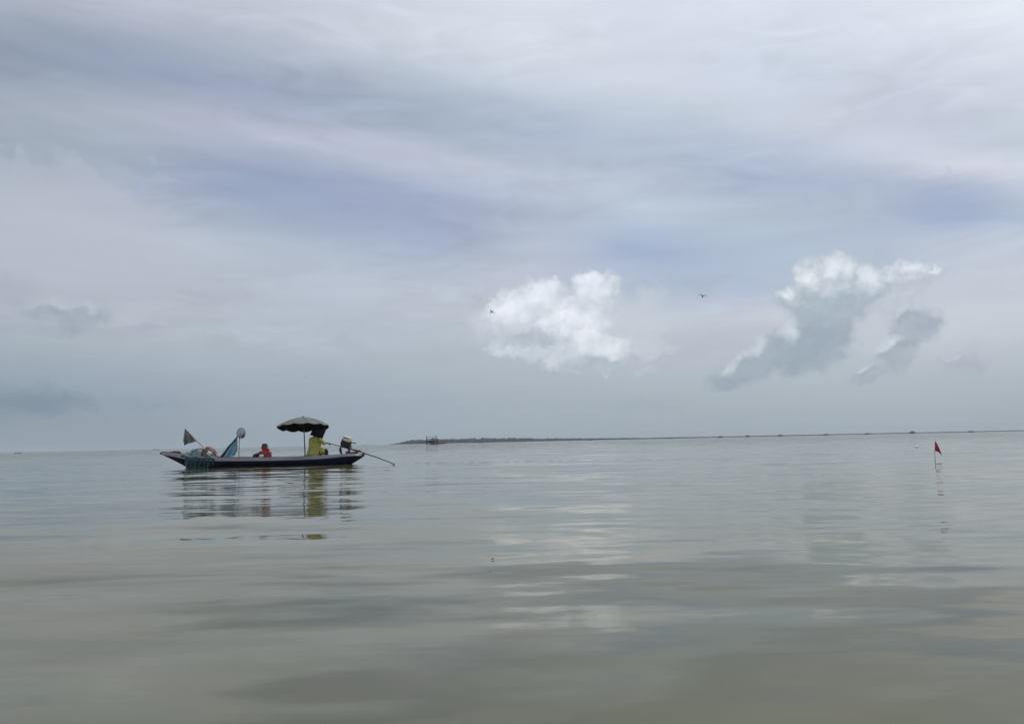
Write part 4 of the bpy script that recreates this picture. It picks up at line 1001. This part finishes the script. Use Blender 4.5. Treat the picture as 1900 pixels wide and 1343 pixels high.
# reddish stake fence running away from it
M_rst = mat('reddish_brush_stakes', (.20, .085, .075), (.10, .05, .045), .85, 1.0)
p1 = Q(813, 824.2); p1.z = 0
fc = thing('stake_fence', 'reddish brushwood stake fence running off right from the stilt platform', 'fence', p1)
a0 = wat(813, 2.3); a1 = wat(829, .95)
for k in range(44):
    stakes = MB()
    t = k / 43; p = Vector(a0).lerp(Vector(a1), t ** 1.4) ; hh = (1.9 + 1.1 * t) * random.uniform(.7, 1.1)
    stakes.tube([(p.x, p.y, -.6), (p.x + random.uniform(-.25, .25), p.y, hh)], [.11 + .12 * t, .06 + .08 * t], 5)
    stakes.build('stake', M_rst, fc, base=p1)
mb = MB(); rp_ = []
for k in range(10):
    t = k / 9; p = Vector(a0).lerp(Vector(a1), t ** 1.4); rp_.append((p.x, p.y, 1.0 + .6 * t))
mb.tube(rp_, .14, 5); mb.build('cross_pole', M_rst, fc, base=p1)

# stake clusters standing in the shallows along the far waterline
clus = [(1337, 9, 2.7), (1387, 9, 3.0), (1448, 11, 3.0), (1533, 10, 2.8), (1610, 11, 2.6), (1693, 12, 3.8), (1802, 12, 2.6)]
ords = ['first', 'second', 'third', 'fourth', 'fifth', 'sixth', 'seventh']
notes = ['', '', '', ', slightly wider', '', ', tallest and darkest', ', right of the flag']
M_brush = mat('dark_brushwood', (.022, .022, .022), (.04, .035, .03), .9, .6)
for k, (px, wpx, hpx) in enumerate(clus):
    p = wat(px, .80); D = p.y; W_, H_ = wpx * 1.25 * D / F, hpx * D / F * 1.35
    o = thing('fish_trap', f'dark fish trap on the far waterline, {ords[k]} from the left{notes[k]}', 'fish trap', p, 0, 'brushwood fish traps along the far waterline')
    st = MB()
    for j in range(26):
        x = random.uniform(-.42, .42) * W_; h_ = H_ * (1 - (abs(x) / (W_ * .55)) ** 1.6) * random.uniform(.8, 1.25) + .3
        st.tube([(x, random.uniform(-1.5, 1.5), -.5), (x + random.uniform(-.3, .3), random.uniform(-1.5, 1.5), h_)], [.13, .07], 5)
    st.build('stakes', M_brush, o)
    br = MB(); br.blob((0, 0, H_ * .25), (W_ * .42, 1.6, H_ * .42), 3, .5, 3, seed=k * 3.3); br.build('brush_pile', M_brush, o)

# distant boats
M_fb = mat('far_boat_dark', (.02, .022, .03), (.04, .038, .04), .7, 1)
def far_boat(px, dip, wpx, lab, people=(), hk=1.0):
    p = wat(px, dip); ln = wpx * p.y / F
    o = thing('distant_boat', lab, 'boat', p, R(random.uniform(-6, 6)), 'small boats far off')
    hw = ln * .085
    def P(u, v):
        x = -ln / 2 + ln * v; e = (2 * v - 1); w = hw * (1 - abs(e) ** 2.6) + .03; zs = (.26 + .30 * e * e) * hk * ln / 6; 
        a = math.pi * u; return (x * (1 - .06 * math.sin(a)), -w * math.cos(a) , zs - (zs + .12) * math.sin(a) ** .7)
    mb = MB(); mb.grid(P, 11, 24); mb.build('hull', M_fb, o, solid=.04)
    mb = MB(); mb.box((0, 0, .22 * hk * ln / 6), (ln * .7, hw * 1.3, .04)); mb.build('floor_boards', M_fb, o)
    for (t, s_) in people:
        q = t * ln
        vs, fs = skin({'p': (Vector((q, 0, .25)), .17 * s_), 'c': (Vector((q, 0, .62 * s_ + .1)), .19 * s_), 'n': (Vector((q, 0, .85 * s_ + .1)), .08 * s_), 'h': (Vector((q, 0, 1.0 * s_ + .1)), .12 * s_),
                       'a': (Vector((q + .25, 0, .72 * s_)), .07 * s_), 'b': (Vector((q + .45, -.1, .5 * s_)), .05 * s_), 'd': (Vector((q - .22, 0, .72 * s_)), .07 * s_), 'k': (Vector((q + .35, 0, .4)), .10 * s_)},
                      [('p', 'c'), ('c', 'n'), ('n', 'h'), ('c', 'a'), ('a', 'b'), ('c', 'd'), ('p', 'k')], 'p')
        m2 = MB(); m2.add(vs, fs); f = m2.build('person', M_fb); f.location = WLb(o, f)
        tag(f, 'tiny dark figure seated in the distant boat before the mangroves' if px > 800 else 'tiny dark figure seated in the faint boat left of the bow', 'person')
    return o
def WLb(o, f):
    f.rotation_euler = o.rotation_euler; return o.location
far_boat(33.5, 2.8, 12, 'small far boat alone on the water at the left edge', hk=1.4)
far_boat(290.5, 1.7, 12, 'faint far boat just left of the fishing boat bow', people=((-.32, .8),))
far_boat(676, .95, 6, 'tiny far boat just right of the long-tail engine', hk=1.5)
far_boat(892.5, 1.25, 11.5, 'dark low far boat in front of the mangrove forest', people=((.28, .95),), hk=1.6)
far_boat(1094, .95, 13, 'thin far boat where the mangroves thin out', hk=1.1)
far_boat(1241, .9, 11, 'thin far boat left of the first fish trap', hk=1.3)
p = wat(1156, .85); o = thing('beacon', 'tiny pale beacon on a post where the shoreline thins', 'beacon', p)
mb = MB(); mb.tube([(0, 0, -1), (0, 0, 2.4)], [.25, .16], 8); mb.build('post', M_white, o)
mb = MB(); mb.tube([(0, 0, 2.4), (0, 0, 2.5), (0, 0, 3.1), (0, 0, 3.3)], [.2, .5, .45, .1], 8); mb.build('lamp_head', M_white, o)

# ------------------------------------------------------------------ render settings
sc.render.engine = 'CYCLES'
sc.cycles.use_denoising = True
sc.cycles.max_bounces = 8; sc.cycles.transparent_max_bounces = 24; sc.cycles.volume_bounces = 0
sc.cycles.sample_clamp_indirect = 6
sc.view_settings.view_transform = 'Standard'; sc.view_settings.look = 'None'; sc.view_settings.exposure = 0.08; sc.view_settings.gamma = 1
